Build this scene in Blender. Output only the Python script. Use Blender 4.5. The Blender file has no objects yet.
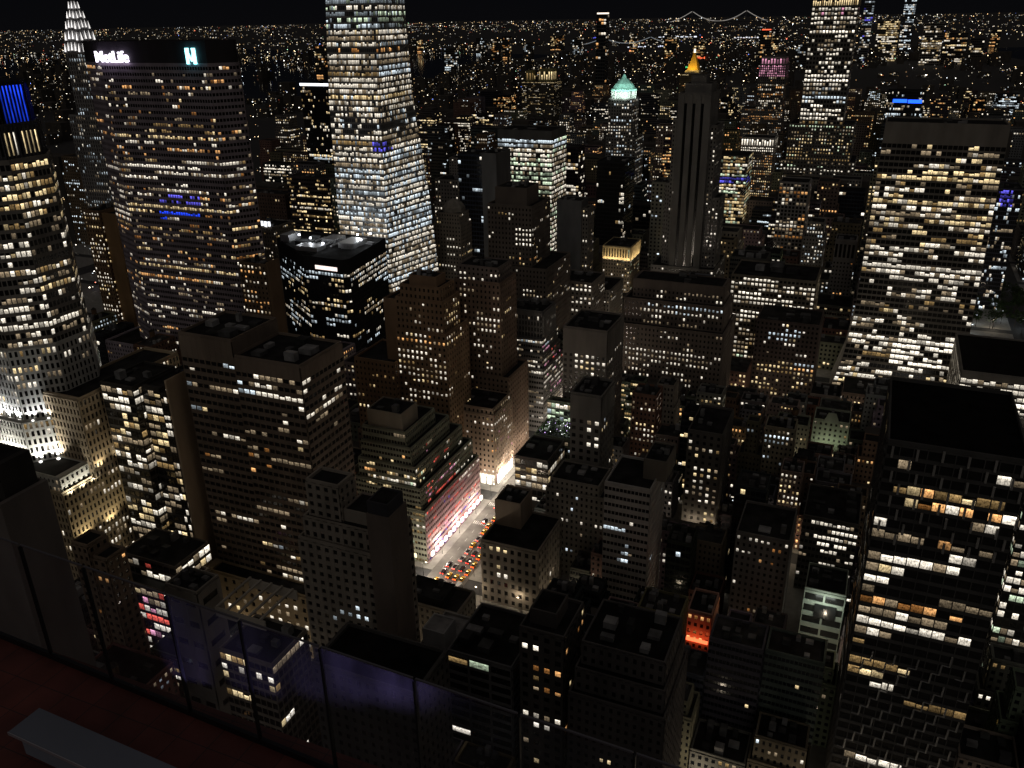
# Night view over a city grid from a roof terrace.  World: X across the avenues, Y down the avenue, Z up, metres.
SKY_STRENGTH = 1.0
FACADE_FILL = 0.088
GLOW = 1.75
FLOOD = 1.6
STREET = 5200.0
FARGLOW = 2.6
VIOLET = 520.0
DECK = 6.0
import bpy, math, random
import numpy as np
from mathutils import Vector, Matrix
R = math.radians
scene = bpy.context.scene
col = scene.collection

# ---------------------------------------------------------------- camera
cam_d = bpy.data.cameras.new('camera'); cam = bpy.data.objects.new('camera', cam_d); col.objects.link(cam)
cam_d.sensor_width = 36.0; cam_d.lens = 36.0 * 850.0 / 1024.0
cam_d.clip_start = 0.1; cam_d.clip_end = 80000
cam.matrix_world = (Matrix.Translation((0, 0, 262)) @ Matrix.Rotation(R(23.4), 4, 'Z') @ Matrix.Rotation(R(90 - 23.4), 4, 'X')
                    @ Matrix.Rotation(R(-1.0), 4, 'Z'))
scene.camera = cam

# ---------------------------------------------------------------- night sky, added facade fill, exposure
world = bpy.data.worlds.new('World'); scene.world = world; world.use_nodes = True
wt = world.node_tree; wt.nodes.clear()
w_out = wt.nodes.new('ShaderNodeOutputWorld'); w_bg = wt.nodes.new('ShaderNodeBackground')
w_tc = wt.nodes.new('ShaderNodeTexCoord'); w_sep = wt.nodes.new('ShaderNodeSeparateXYZ'); w_rp = wt.nodes.new('ShaderNodeValToRGB')
wt.links.new(w_tc.outputs['Generated'], w_sep.inputs[0]); wt.links.new(w_sep.outputs['Z'], w_rp.inputs[0])
wt.links.new(w_rp.outputs['Color'], w_bg.inputs['Color']); wt.links.new(w_bg.outputs[0], w_out.inputs[0])
e = w_rp.color_ramp.elements
e[0].position = 0.0; e[0].color = (.0026, .0026, .0032, 1)
e[1].position = 1.0; e[1].color = (.050, .044, .040, 1)
n = e.new(.06); n.color = (.0017, .0020, .0030, 1)
n = e.new(.30); n.color = (.020, .018, .018, 1)
w_bg.inputs['Strength'].default_value = SKY_STRENGTH
sun_d = bpy.data.lights.new('facade_fill', 'SUN'); sun_d.energy = FACADE_FILL; sun_d.angle = R(25); sun_d.color = (1, .92, .83)
sun = bpy.data.objects.new('facade_fill', sun_d); col.objects.link(sun)
sun.rotation_euler = (R(66), 0, R(14))      # added fill on the facades, low from behind the camera and the west
scene.view_settings.view_transform = 'Standard'; scene.view_settings.look = 'None'
scene.view_settings.exposure = 0; scene.view_settings.gamma = 1; scene.view_settings.use_curve_mapping = False
cy_ = scene.cycles
cy_.max_bounces = 5; cy_.diffuse_bounces = 2; cy_.glossy_bounces = 3; cy_.transmission_bounces = 6; cy_.transparent_max_bounces = 8
cy_.caustics_reflective = False; cy_.caustics_refractive = False
cy_.sample_clamp_indirect = 0.4; cy_.use_denoising = True
cy_.use_adaptive_sampling = True; cy_.adaptive_threshold = 0.015
cy_.pixel_filter_type = 'BLACKMAN_HARRIS'; cy_.filter_width = 1.5

# ---------------------------------------------------------------- materials
def mat(name):
    m = bpy.data.materials.new(name); m.use_nodes = True
    return m, m.node_tree.nodes, m.node_tree.links, m.node_tree.nodes['Principled BSDF']
def noise(N, L, scale, detail=4, coord='Object', stretch=None):
    tc = N.new('ShaderNodeTexCoord'); n = N.new('ShaderNodeTexNoise'); n.inputs['Scale'].default_value = scale; n.inputs['Detail'].default_value = detail
    if stretch:
        mp = N.new('ShaderNodeMapping'); mp.inputs['Scale'].default_value = stretch
        L.new(tc.outputs[coord], mp.inputs[0]); L.new(mp.outputs[0], n.inputs['Vector'])
    else: L.new(tc.outputs[coord], n.inputs['Vector'])
    return n
def ramp(N, L, src, stops):
    r = N.new('ShaderNodeValToRGB'); L.new(src, r.inputs[0]); el = r.color_ramp.elements
    el[0].position, el[0].color = stops[0][0], (*stops[0][1], 1); el[1].position, el[1].color = stops[-1][0], (*stops[-1][1], 1)
    for p, c in stops[1:-1]: x = el.new(p); x.color = (*c, 1)
    return r
def mul(N, L, a, b, fac=1.0):
    m = N.new('ShaderNodeMix'); m.data_type = 'RGBA'; m.blend_type = 'MULTIPLY'; m.inputs[0].default_value = fac
    L.new(a, m.inputs[6]); L.new(b, m.inputs[7]); return m.outputs[2]
def tinted(name, scale, lo, hi, rough, stretch=None, metal=0.0, bump=0.0, spec=None):
    m, N, L, b = mat(name); oi = N.new('ShaderNodeObjectInfo')
    n = noise(N, L, scale, 5, 'Object', stretch); r = ramp(N, L, n.outputs['Fac'], [(.3, (lo,) * 3), (.7, (hi,) * 3)])
    L.new(mul(N, L, oi.outputs['Color'], r.outputs[0]), b.inputs['Base Color']); b.inputs['Roughness'].default_value = rough; b.inputs['Metallic'].default_value = metal
    if spec is not None: b.inputs['Specular IOR Level'].default_value = spec
    if bump:
        bp = N.new('ShaderNodeBump'); bp.inputs['Strength'].default_value = bump; L.new(n.outputs['Fac'], bp.inputs['Height']); L.new(bp.outputs[0], b.inputs['Normal'])
    return m
M = {}
M['masonry'] = tinted('masonry', .11, .72, 1.12, .9, (1, 1, .35), spec=.2)
M['glass'] = tinted('dark_window_glass', .4, .7, 1.3, .14)
M['roof'] = tinted('tar_roof', .16, .45, 1.6, .95, spec=.1)
M['metal'] = tinted('painted_metal', .8, .85, 1.1, .45, metal=.6)
M['paint'] = tinted('car_paint', 2., .95, 1.05, .25)
M['copper'] = tinted('green_copper', .3, .7, 1.2, .6)
M['foliage'] = tinted('foliage', .9, .5, 1.4, .8, spec=.2)
M['bark'] = tinted('bark', 3., .7, 1.2, .9)
M['asphalt'] = tinted('asphalt', .2, .7, 1.3, .8)
M['sidewalk'] = tinted('sidewalk_concrete', .3, .8, 1.15, .85)
M['water'] = tinted('river_water', .01, .8, 1.2, .08)
# light sources: windows, lamps, signs.  The colour of each pane is stored on its own face.
m, N, L, b = mat('lit_window'); at_ = N.new('ShaderNodeAttribute'); at_.attribute_name = 'glow'
uv = N.new('ShaderNodeUVMap'); sep = N.new('ShaderNodeSeparateXYZ'); L.new(uv.outputs[0], sep.inputs[0])
nz = N.new('ShaderNodeTexNoise'); nz.inputs['Scale'].default_value = 2.6; nz.inputs['Detail'].default_value = 3; L.new(uv.outputs[0], nz.inputs['Vector'])
rr = ramp(N, L, nz.outputs['Fac'], [(.30, (.30,) * 3), (.48, (.85,) * 3), (.70, (1.25,) * 3)])
nf_ = N.new('ShaderNodeTexNoise'); nf_.inputs['Scale'].default_value = 9; nf_.inputs['Detail'].default_value = 2; mpf = N.new('ShaderNodeMapping'); mpf.inputs['Scale'].default_value = (1, .35, 1); L.new(uv.outputs[0], mpf.inputs[0]); L.new(mpf.outputs[0], nf_.inputs['Vector'])
rf_ = ramp(N, L, nf_.outputs['Fac'], [(.38, (.45,) * 3), (.5, (.95,) * 3), (.68, (1.15,) * 3)])
fl = N.new('ShaderNodeMath'); fl.operation = 'FRACT'; L.new(sep.outputs['Y'], fl.inputs[0])
rv = ramp(N, L, fl.outputs[0], [(.0, (.38,) * 3), (.40, (.7,) * 3), (.72, (1.0,) * 3), (.88, (1.55,) * 3)])     # room light put into the pane: bright ceiling, darker furniture below
emx = N.new('ShaderNodeEmission'); L.new(mul(N, L, mul(N, L, mul(N, L, at_.outputs['Color'], rr.outputs[0]), rf_.outputs[0]), rv.outputs[0]), emx.inputs['Color'])
L.new(emx.outputs[0], N['Material Output'].inputs['Surface']); m.cycles.emission_sampling = 'NONE'; M['lit'] = m
m, N, L, b = mat('lamp_glow'); at_ = N.new('ShaderNodeAttribute'); at_.attribute_name = 'glow'
nz = noise(N, L, 1.5, 2); rr = ramp(N, L, nz.outputs['Fac'], [(.2, (.75,) * 3), (.8, (1.2,) * 3)])
emx = N.new('ShaderNodeEmission'); L.new(mul(N, L, at_.outputs['Color'], rr.outputs[0]), emx.inputs['Color'])
L.new(emx.outputs[0], N['Material Output'].inputs['Surface']); m.cycles.emission_sampling = 'NONE'; M['lamp'] = m

# ---------------------------------------------------------------- mesh helpers
class MB:
    def __init__(s): s.v = []; s.f = []; s.g = []; s.u = []
    def quad(s, a, b, c, d, glow=None, uv=None):
        i = len(s.v); s.v += [tuple(a), tuple(b), tuple(c), tuple(d)]; s.f.append((i, i + 1, i + 2, i + 3))
        if glow is not None:
            s.g += [(*glow, 1)] * 4; s.u += uv or [(0, 0), (1, 0), (1, 1), (0, 1)]
    def poly(s, pts): i = len(s.v); s.v += [tuple(p) for p in pts]; s.f.append(tuple(range(i, i + len(pts))))
    def box(s, x0, x1, y0, y1, z0, z1, glow=None):
        P = [(x0, y0, z0), (x1, y0, z0), (x1, y1, z0), (x0, y1, z0), (x0, y0, z1), (x1, y0, z1), (x1, y1, z1), (x0, y1, z1)]
        i = len(s.v); s.v += P
        for q in ((0, 1, 5, 4), (1, 2, 6, 5), (2, 3, 7, 6), (3, 0, 4, 7), (4, 5, 6, 7), (3, 2, 1, 0)): s.f.append(tuple(i + k for k in q))
        if glow is not None: s.g += [(*glow, 1)] * 24; s.u += [(.5, .5)] * 24
    def prism(s, pts, z0, z1, k=1.0):
        cx = sum(p[0] for p in pts) / len(pts); cy = sum(p[1] for p in pts) / len(pts); n = len(pts); i = len(s.v)
        s.v += [(x, y, z0) for x, y in pts] + [(cx + (x - cx) * k, cy + (y - cy) * k, z1) for x, y in pts]
        for a in range(n): b = (a + 1) % n; s.f.append((i + a, i + b, i + n + b, i + n + a))
        s.f.append(tuple(i + n + a for a in range(n))); s.f.append(tuple(i + a for a in reversed(range(n))))
    def tube(s, a, b, r0, r1=None, n=8):
        a = Vector(a); b = Vector(b); r1 = r0 if r1 is None else r1; d = (b - a).normalized(); u = d.orthogonal().normalized(); w = d.cross(u); i = len(s.v)
        for p, r in ((a, r0), (b, r1)): s.v += [tuple(p + (u * math.cos(t) + w * math.sin(t)) * r) for t in [2 * math.pi * k / n for k in range(n)]]
        for k in range(n): j = (k + 1) % n; s.f.append((i + k, i + j, i + n + j, i + n + k))
        s.f.append(tuple(i + n + k for k in range(n))); s.f.append(tuple(i + k for k in reversed(range(n))))
    def build(s, name, m, parent=None, tint=None, kind=None):
        me = bpy.data.meshes.new(name); me.from_pydata(s.v, [], s.f); me.materials.append(m)
        if s.g:
            ca = me.color_attributes.new('glow', 'FLOAT_COLOR', 'CORNER'); ca.data.foreach_set('color', np.array(s.g, dtype=np.float32).ravel())
            ul = me.uv_layers.new(name='UVMap'); ul.data.foreach_set('uv', np.array(s.u, dtype=np.float32).ravel())
        o = bpy.data.objects.new(name, me); col.objects.link(o)
        if parent: o.parent = parent
        if tint: o.color = (*tint, 1)
        if kind: o['kind'] = kind
        return o
def thing(name, label, cat, group=None, loc=(0, 0, 0)):
    o = bpy.data.objects.new(name, None); col.objects.link(o); o.location = loc; tag(o, label, cat, group); return o
def tag(o, label, cat, group=None):
    o['label'] = label; o['category'] = cat
    if group: o['group'] = group
    return o
def copy_thing(o, loc, rz=0, label=None):
    r = o.copy(); col.objects.link(r); r.location = loc; r.rotation_euler = (0, 0, rz)
    if label: r['label'] = label
    for ch in o.children:
        c = ch.copy(); col.objects.link(c); c.parent = r
    return r

# ---------------------------------------------------------------- windows and facades
TINT = dict(w=(1, .90, .74), y=(1, .76, .40), c=(.80, .92, 1.0), o=(1, .50, .18), b=(.16, .14, 1.0), p=(1, .42, .62), g=(.82, 1, .70), r=(1, .14, .10))
BLUE = (.012, .05, .75)
def glow_of(ch, rg, kf):      # one lit pane: mostly the brightness of its floor, partly its own
    c = TINT[ch.lower()] if ch != 'B' else BLUE
    k = (.7 * kf + .3 * rg.uniform(.3, 1.1)) * (1.6 if ch.isupper() else 1) * (1 if rg.random() < .85 else .4)
    return tuple(x * k * GLOW for x in c)
def glow_dim(ch, rg, kf):
    c = TINT[ch]; k = rg.uniform(.10, .30) * (.4 + .6 * kf); warm = (1, .84, .64) if ch in 'wyo' else (1, 1, 1)
    return tuple(x * k * GLOW * q for x, q in zip(c, warm))
STY = {'g': (2.7, 3.5, 0.52, 0.48, 0.35), 'p': (3.1, 3.5, 0.5, 0.48, 0.4), 'r': (1.7, 3.7, 0.14, 0.52, 0.3), 'R': (6.0, 3.7, 0.1, 0.5, 0.35), 'v': (2.2, 3.7, 0.5, 0.34, 0.5), 'c': (1.6, 3.9, 0.1, 0.24, 0.15), 'C': (2.6, 4.0, 0.1, 0.32, 0.2), 'b': (2.7, 3.5, 0.58, 0.52, 0.25), '-': None, 'm': (3.1, 3.9, 0.1, 0.34, 0.4)}
class Face:      # one side of a building: a bilinear patch seen from outside
    def __init__(s, bl, br, tl, tr):
        s.bl, s.br, s.tl, s.tr = map(Vector, (bl, br, tl, tr)); s.n = (s.br - s.bl).cross(s.tl - s.bl).normalized()
    def P(s, u, v, d=0): return s.bl.lerp(s.br, u).lerp(s.tl.lerp(s.tr, u), v) + s.n * d
    def strip(s, mb, u0, u1, v0, v1, d):
        A, B, C, D = s.P(u0, v0, d), s.P(u1, v0, d), s.P(u1, v1, d), s.P(u0, v1, d); a, b, c, e = s.P(u0, v0), s.P(u1, v0), s.P(u1, v1), s.P(u0, v1)
        mb.quad(A, B, C, D); mb.quad(a, A, D, e); mb.quad(B, b, c, C); mb.quad(D, C, c, e); mb.quad(a, b, B, A)
def facade(fc, nb, nf, pf, sf, dep, tb, wall, vert=False, split=0):
    vt = 1.0 - tb
    wp = pf / nb; hs = sf * vt / nf
    pd = dep if not vert else dep * 1.6
    for i in range(nb + 1):
        u0 = max(0, i / nb - wp / 2); u1 = min(1, i / nb + wp / 2)
        fc.strip(wall, u0, u1, 0, 1, pd)
    for j in range(nf + 1):
        v0 = max(0, j * vt / nf - hs / 2); v1 = min(1, j * vt / nf + hs / 2)
        if j == nf: v1 = 1.0
        fc.strip(wall, 0, 1, v0, v1, dep * .8)
def window_quad(fc, nb, nf, pf, sf, tb, i, j):
    vt = 1.0 - tb
    return (i + pf / 2) / nb, (i + 1 - pf / 2) / nb, (j + sf / 2) * vt / nf, (j + 1 - sf / 2) * vt / nf

BOXES = []
def light_up(rg, nb, nf, base, runs):      # which panes of one side are lit
    den = [[base] * nb for _ in range(nf)]
    for tint, dens, dim, q in runs:
        for a in range(0, len(q), 4):
            for j in range(q[a], min(q[a + 1], nf - 1) + 1):
                for i in range(q[a + 2], min(q[a + 3], nb - 1) + 1): den[j][i] = (dens, tint, dim, base[3])
    out = {}
    for j in range(nf):
        fw = rg.choices((.15, .6, 1.0, 2.6), (3, 2, 2, 1.6))[0]; fd = rg.random() < .5; ft = None; prev = False; kf = rg.uniform(.4, 1.0)
        for i in range(nb):
            d, tint, dim, row = den[j][i]
            de = 1 if d >= 1 else d if d > .9 else d * ((1 - row) + row * fw)
            if 0 < d < .9 and i and rg.random() < .45: on = prev
            else: on = rg.random() < de
            prev = on
            if not on: continue
            if ft is None or ft not in tint: ft = rg.choice(tint)
            ch = ft if rg.random() < .72 else rg.choice(tint)
            out[j, i] = (kf, ch, ch.islower() and rg.random() < dim * (1.5 if fd else .5))
    return out
def building(name, label, cat, colr, glassc, roofc, nmax, base, tiers, runs, group=None):
    root = thing(name, label, cat, group); rg = random.Random(label)
    walls = {}; core = MB(); lit = []
    xs_ = [p[0] for t in tiers for p in t[0]]; ys_ = [p[1] for t in tiers for p in t[0]]; BOXES.append((min(xs_), max(xs_), min(ys_), max(ys_)))
    for t_i, (bot, top, z0, z1, st, bay, fh, pf, sf, dep, tb, wc, sc) in enumerate(tiers):
        n = len(bot); wall = walls.setdefault(wc or colr, MB())
        for k in range(n):
            a, b = bot[k], bot[(k + 1) % n]; ta, tb_ = top[k], top[(k + 1) % n]
            fc = Face((*a, z0), (*b, z0), (*ta, z1), (*tb_, z1))
            seen = (b[1] - a[1]) * -a[0] + (a[0] - b[0]) * -a[1] > 0
            if st == '-' or not seen:
                wall.quad(fc.bl, fc.br, fc.tr, fc.tl); continue
            w_ = walls.setdefault(sc if (sc and k in (1, 3)) else (wc or colr), MB())
            wid = math.hypot(b[0] - a[0], b[1] - a[1]); nb = max(1, round(wid / bay)); nf = max(1, round((z1 - z0 - tb) / fh)); tbv = tb / (z1 - z0)
            core.quad(fc.bl, fc.br, fc.tr, fc.tl)
            facade(fc, nb, nf, pf, sf, dep, tbv, w_, st == 'v')
            for (j, i), (kf, ch, dm_) in light_up(rg, nb, nf, base, [r[2:] for r in runs if r[0] == t_i and r[1] == k]).items():
                u0, u1, v0, v1 = window_quad(fc, nb, nf, pf, sf, tbv, i, j)
                g = glow_dim(ch, rg, kf) if dm_ else glow_of(ch, rg, kf)
                d = dep * .3; uo, vo = rg.randrange(90), rg.randrange(90); c = fc.P((u0 + u1) / 2, (v0 + v1) / 2)
                # a blind drawn part of the way down
                if nmax and rg.random() < .3: v1 -= (v1 - v0) * rg.uniform(.1, .5)
                lit.append(((c - cam.location).length, (fc.P(u0, v0, d), fc.P(u1, v0, d), fc.P(u1, v1, d), fc.P(u0, v1, d)), g, [(uo, vo), (uo + 1, vo), (uo + 1, vo + 1), (uo, vo + 1)]))
        m_ = 1.1 if z1 - z0 > 12 else .6; ccx = sum(p[0] for p in top) / n; ccy = sum(p[1] for p in top) / n
        size = min(max(p[0] for p in top) - min(p[0] for p in top), max(p[1] for p in top) - min(p[1] for p in top)); kk = 1 - 1.0 / max(size, 3)
        roof = MB(); roof.poly([(x, y, z1 + .02) for x, y in top]); roof_o = roof.build('roof', M['roof'], root, (roofc * .8, roofc * .78, roofc * .77))
        inn = [(ccx + (x - ccx) * kk, ccy + (y - ccy) * kk) for x, y in top]
        for k in range(n):
            a, b, ia, ib = top[k], top[(k + 1) % n], inn[k], inn[(k + 1) % n]
            wall.quad((*a, z1), (*b, z1), (*b, z1 + m_), (*a, z1 + m_)); wall.quad((*a, z1 + m_), (*b, z1 + m_), (*ib, z1 + m_), (*ia, z1 + m_)); wall.quad((*ib, z1), (*ia, z1), (*ia, z1 + m_), (*ib, z1 + m_))
        # plant on the topmost roof
        if size > 9 and tiers[-1][2] == z0 and z1 < 200 and ccy < 900 and roofc > .015:
            spots_ = [(u, v) for u in (-.3, 0, .3) for v in (-.3, 0, .3)]; rg.shuffle(spots_)
            for u, v in spots_[:rg.randint(3, 7)]:
                w, d, h = rg.uniform(1.5, size * .24), rg.uniform(1.5, size * .2), rg.choice((.8, 1.2, 1.6, 2.4, 3.6)); x = ccx + (u + rg.uniform(-.04, .04)) * size; y = ccy + (v + rg.uniform(-.04, .04)) * size
                un = MB(); un.box(x - w / 2, x + w / 2, y - d / 2, y + d / 2, z1 + .03, z1 + h); un.build('roof_unit', M['roof'], roof_o, (rg.choice((.05, .09, .16, .26)),) * 3)
    for c_, mb in walls.items():
        if mb.f: mb.build('wall', M['masonry'], root, c_)
    if core.f: core.build('window_glass', M['glass'], root, glassc)
    lit.sort(key=lambda q: q[0])
    for k, (d_, q, g, uvs) in enumerate(lit[:nmax]):
        mb = MB(); mb.quad(*q, glow=g, uv=uvs); mb.build('window', M['lit'], root)
    if len(lit) > nmax:
        mb = MB()
        for d_, q, g, uvs in lit[nmax:]: mb.quad(*q, glow=g, uv=uvs)
        mb.build('windows', M['lit'], root, kind='stuff')
    return root

def box(x0, x1, y0, y1): return [(x0, y0), (x1, y0), (x1, y1), (x0, y1)]
BLD = {}
def B(name, label, cat, c, g, r, nmax, base, tiers, runs):
    tiers = [(t[0], t[1] or t[0]) + t[2:] for t in tiers]
    BLD[name] = building(name, label, cat, c, g, r, nmax, base, tiers, runs)

# ---------------------------------------------------------------- ground, avenues, streets, river
def slab(name, x0, x1, y0, y1, z0, z1, m, tint, parent=None):
    mb = MB(); mb.box(x0, x1, y0, y1, z0, z1); o = mb.build(name, M[m], parent, tint)
    if not parent: o['kind'] = 'structure'
    return o
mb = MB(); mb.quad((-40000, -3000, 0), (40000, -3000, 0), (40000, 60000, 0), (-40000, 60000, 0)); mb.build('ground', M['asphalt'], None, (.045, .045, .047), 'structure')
mb = MB(); mb.quad((-6500, 2500, .3), (-1750, 2500, .3), (-2300, 6200, .3), (-8000, 8000, .3)); mb.quad((900, 3400, .3), (14000, 5200, .3), (14000, 15500, .3), (420, 7200, .3)); mb.build('river', M['water'], None, (.012, .014, .018), 'structure')
AVENUES = [(-980, -850), (-815, -685), (-640, -511), (-469, -341), (-317, -189), (-159, 121), (151, 431), (461, 741)]
for xa, xb in AVENUES:
    for k in range(-1, 16):
        slab('sidewalk', xa - 4.5, xb + 4.5, 66 + 84 * k, 140 + 84 * k, 0, .15, 'sidewalk', (.30, .29, .27))
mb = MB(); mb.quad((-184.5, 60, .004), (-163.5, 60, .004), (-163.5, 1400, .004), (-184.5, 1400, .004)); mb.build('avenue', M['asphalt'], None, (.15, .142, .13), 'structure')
mk = MB()
for x in (-180.2, -176.1, -172, -167.9):
    y = 150
    while y < 620:
        if (y - 150) % 84 < 60: mk.quad((x - .08, y, .008), (x + .08, y, .008), (x + .08, y + 3, .008), (x - .08, y + 3, .008))
        y += 9
for yc in (304.5, 283.5, 388.5, 367.5, 472.5):
    x = -184
    while x < -164: mk.quad((x, yc - 1.6, .008), (x + .5, yc - 1.6, .008), (x + .5, yc + 1.6, .008), (x, yc + 1.6, .008)); x += 1.1
mk.build('road_marking', M['masonry'], None, (.75, .75, .72), 'structure')

# ---------------------------------------------------------------- the buildings one can tell apart
# tier: footprint, top outline, z0, z1, style, bay, floor height, pier share, spandrel share, relief, blank top, wall colour, side wall colour
# lit floors: tier, side, tints, share of lit panes, share of dim ones, then first floor, last floor, first bay, last bay in fours
B('office_slab', 'broad brown office slab with long dark window rows and stepped flat roof', 'office building', (0.27, 0.215, 0.17), (0.02, 0.019, 0.018), 0.03, 100, (0.035, 'wwwcy', 0.6, 0.75), [
 (box(-258,-197,240,247.8),0,0,33,'g',4.6,4.6,0.6,0.5,0.35,0,(0.5, 0.4, 0.26),None),
 (box(-229,-197,248,277),0,0,138,'R',2.9,3.7,0.14,0.5,0.35,5,None,None),
 (box(-256.3,-229.02,248,277),0,0,144.5,'R',2.9,3.7,0.14,0.5,0.35,9,None,None)],
 [(0,0,'wwy',0.36,0.7,[0,0,0,9,1,2,0,11,3,6,1,11]),(1,0,'wc',0.3,0.5,[33,33,0,7,34,35,0,10]),(1,0,'w',0.54,0.6,[33,33,3,9,34,34,3,10,35,35,5,10]),(1,0,'w',0.144,0.7,[27,27,0,1,28,28,0,8,29,29,0,9,30,30,5,9]),(1,0,'wwo',0.36,0.75,[23,23,0,0,24,24,0,6,25,26,0,8,27,27,2,8,28,28,8,9]),(1,0,'w',0.3,0.8,[15,15,0,0,16,16,0,6,17,18,0,7,19,19,1,7,20,20,6,7]),(1,0,'wwy',0.36,0.7,[0,0,0,5,1,6,0,6,7,11,0,7,12,12,4,7]),(1,0,'w',0.264,0.4,[31,33,10,10]),(1,1,'w',0.264,0.4,[29,29,5,7,30,30,2,8,31,33,0,8,34,34,0,9,35,35,0,8]),(2,0,'wc',0.3,0.5,[32,32,0,6,33,35,0,8,36,36,4,8]),(2,0,'w',0.144,0.7,[26,26,0,2,27,28,0,8,29,29,5,8]),(2,0,'wwo',0.36,0.75,[22,22,0,2,23,25,0,8,26,26,3,8]),(2,0,'w',0.3,0.8,[14,14,0,4,15,17,1,8,18,18,3,8]),(2,0,'wwy',0.36,0.7,[0,9,0,8,10,10,3,8,11,11,8,8]),(2,1,'wc',0.3,0.5,[30,30,7,9,31,31,4,9,32,32,1,9,33,33,0,9,34,34,0,8,35,35,0,4,36,36,0,1]),(2,1,'w',0.54,0.6,[29,29,9,9,30,30,6,9,31,31,3,9,32,32,3,8,33,33,3,4]),(2,1,'w',0.144,0.7,[24,24,8,9,25,25,5,9,26,26,3,9,27,27,0,6,28,28,0,3,29,29,0,1]),(2,1,'wwo',0.36,0.75,[20,20,7,9,21,21,5,9,22,22,3,9,23,23,0,9,24,24,0,7,25,25,0,4,26,26,0,2]),(2,1,'w',0.3,0.8,[11,11,8,8,12,12,6,8,13,13,4,8,14,14,2,9,15,15,0,8,16,16,0,6,17,17,0,4,18,18,0,1]),(2,1,'wwy',0.36,0.7,[0,1,0,8,2,6,0,9,7,7,0,7,8,8,0,5,9,9,0,3,10,10,0,2,11,11,0,0])])
B('limestone_block', 'pale limestone block with paired dark windows, setbacks and a blank shaft on its right', 'office building', (0.36, 0.32, 0.27), (0.02, 0.019, 0.018), 0.03, 100, (0.004, 'c', 0.5, 0.5), [
 (box(-166,-136.1,197,222),0,0,99,'p',3.2,3.5,0.52,0.5,0.4,0,None,None),
 (box(-164.5,-137,199,216),0,99,107,'p',3.1,3.5,0.5,0.48,0.4,0,None,None),
 (box(-163,-150,201,210),0,107,120,'p',3.2,3.5,0.5,0.48,0.4,0,None,None),
 (box(-149.9,-140,202,214),0,107,111,'-',0,0,0,0,0,0,None,None),
 (box(-136,-127.5,195,206),0,0,116,'-',0,0,0,0,0,0,(0.25, 0.205, 0.175),None),
 (box(-135.6,-128,195.4,205),0,116,121,'-',0,0,0,0,0,0,(0.07, 0.07, 0.08),None)],
 [(0,0,'c',0.504,0.15,[19,20,2,4,21,21,2,5,22,22,5,5]),(0,0,'c',0.72,0.1,[20,21,6,6])])
B('shopping_tower', 'stepped greenish office tower with ribbon windows above a pink lit avenue front', 'office building', (0.3, 0.31, 0.24), (0.02, 0.019, 0.018), 0.03, 100, (0.03, 'wy', 0.7, 0.9), [
 (box(-232,-189,322,387),0,0,31,'r',1.7,3.4,0.14,0.52,0.3,0,None,(0.45, 0.32, 0.32)),
 (box(-230,-191.5,323.5,384),0,31,43,'r',1.7,3.4,0.14,0.52,0.3,0,None,None),
 (box(-228,-194.5,325,378),0,43,54,'r',1.7,3.4,0.14,0.52,0.3,0,None,None),
 (box(-226,-197,326,368),0,54,64,'r',1.7,3.4,0.14,0.52,0.3,0,None,None),
 (box(-225,-200,327,358),0,64,72,'r',1.7,3.4,0.14,0.52,0.3,0,None,None),
 (box(-222,-202,328,344),0,72,81,'-',0,0,0,0,0,0,(0.34, 0.3, 0.24),None)],
 [(0,0,'gwy',0.336,0.8,[0,0,16,23,1,2,16,24,3,8,17,24]),(0,1,'gwy',0.336,0.8,[7,8,0,0]),(0,1,'pprrwrb',0.744,0.62,[0,0,1,37,1,6,0,37,7,8,1,37]),(0,1,'ww',0.48,0.3,[5,5,34,37,6,6,30,37,7,7,27,37,8,8,23,37]),(1,0,'ywg',0.78,0.35,[3,3,4,11]),(1,0,'gwy',0.336,0.8,[0,0,16,22,1,1,18,22]),(1,1,'gwy',0.336,0.8,[0,0,0,2,1,1,0,1]),(1,1,'pprrwrb',0.744,0.62,[0,2,3,35,3,3,4,35]),(1,1,'ww',0.48,0.3,[0,3,23,35]),(2,0,'oyy',0.8999999999999999,0.4,[1,1,2,7,2,2,3,15]),(2,0,'ywg',0.78,0.35,[0,0,2,19,1,1,6,19,2,2,17,19]),(2,1,'ywg',0.78,0.35,[0,1,0,4,2,2,0,0]),(2,1,'pprrwrb',0.744,0.62,[0,0,6,30,1,1,6,26,2,2,7,21]),(2,1,'ww',0.48,0.3,[0,0,26,30,1,1,26,26]),(3,0,'oyy',0.8999999999999999,0.4,[0,0,3,14,1,1,13,14]),(3,1,'pprrwrb',0.744,0.62,[0,0,9,16,1,1,9,12])])  # pink and red panes: reflected sign light built as lit windows
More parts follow.
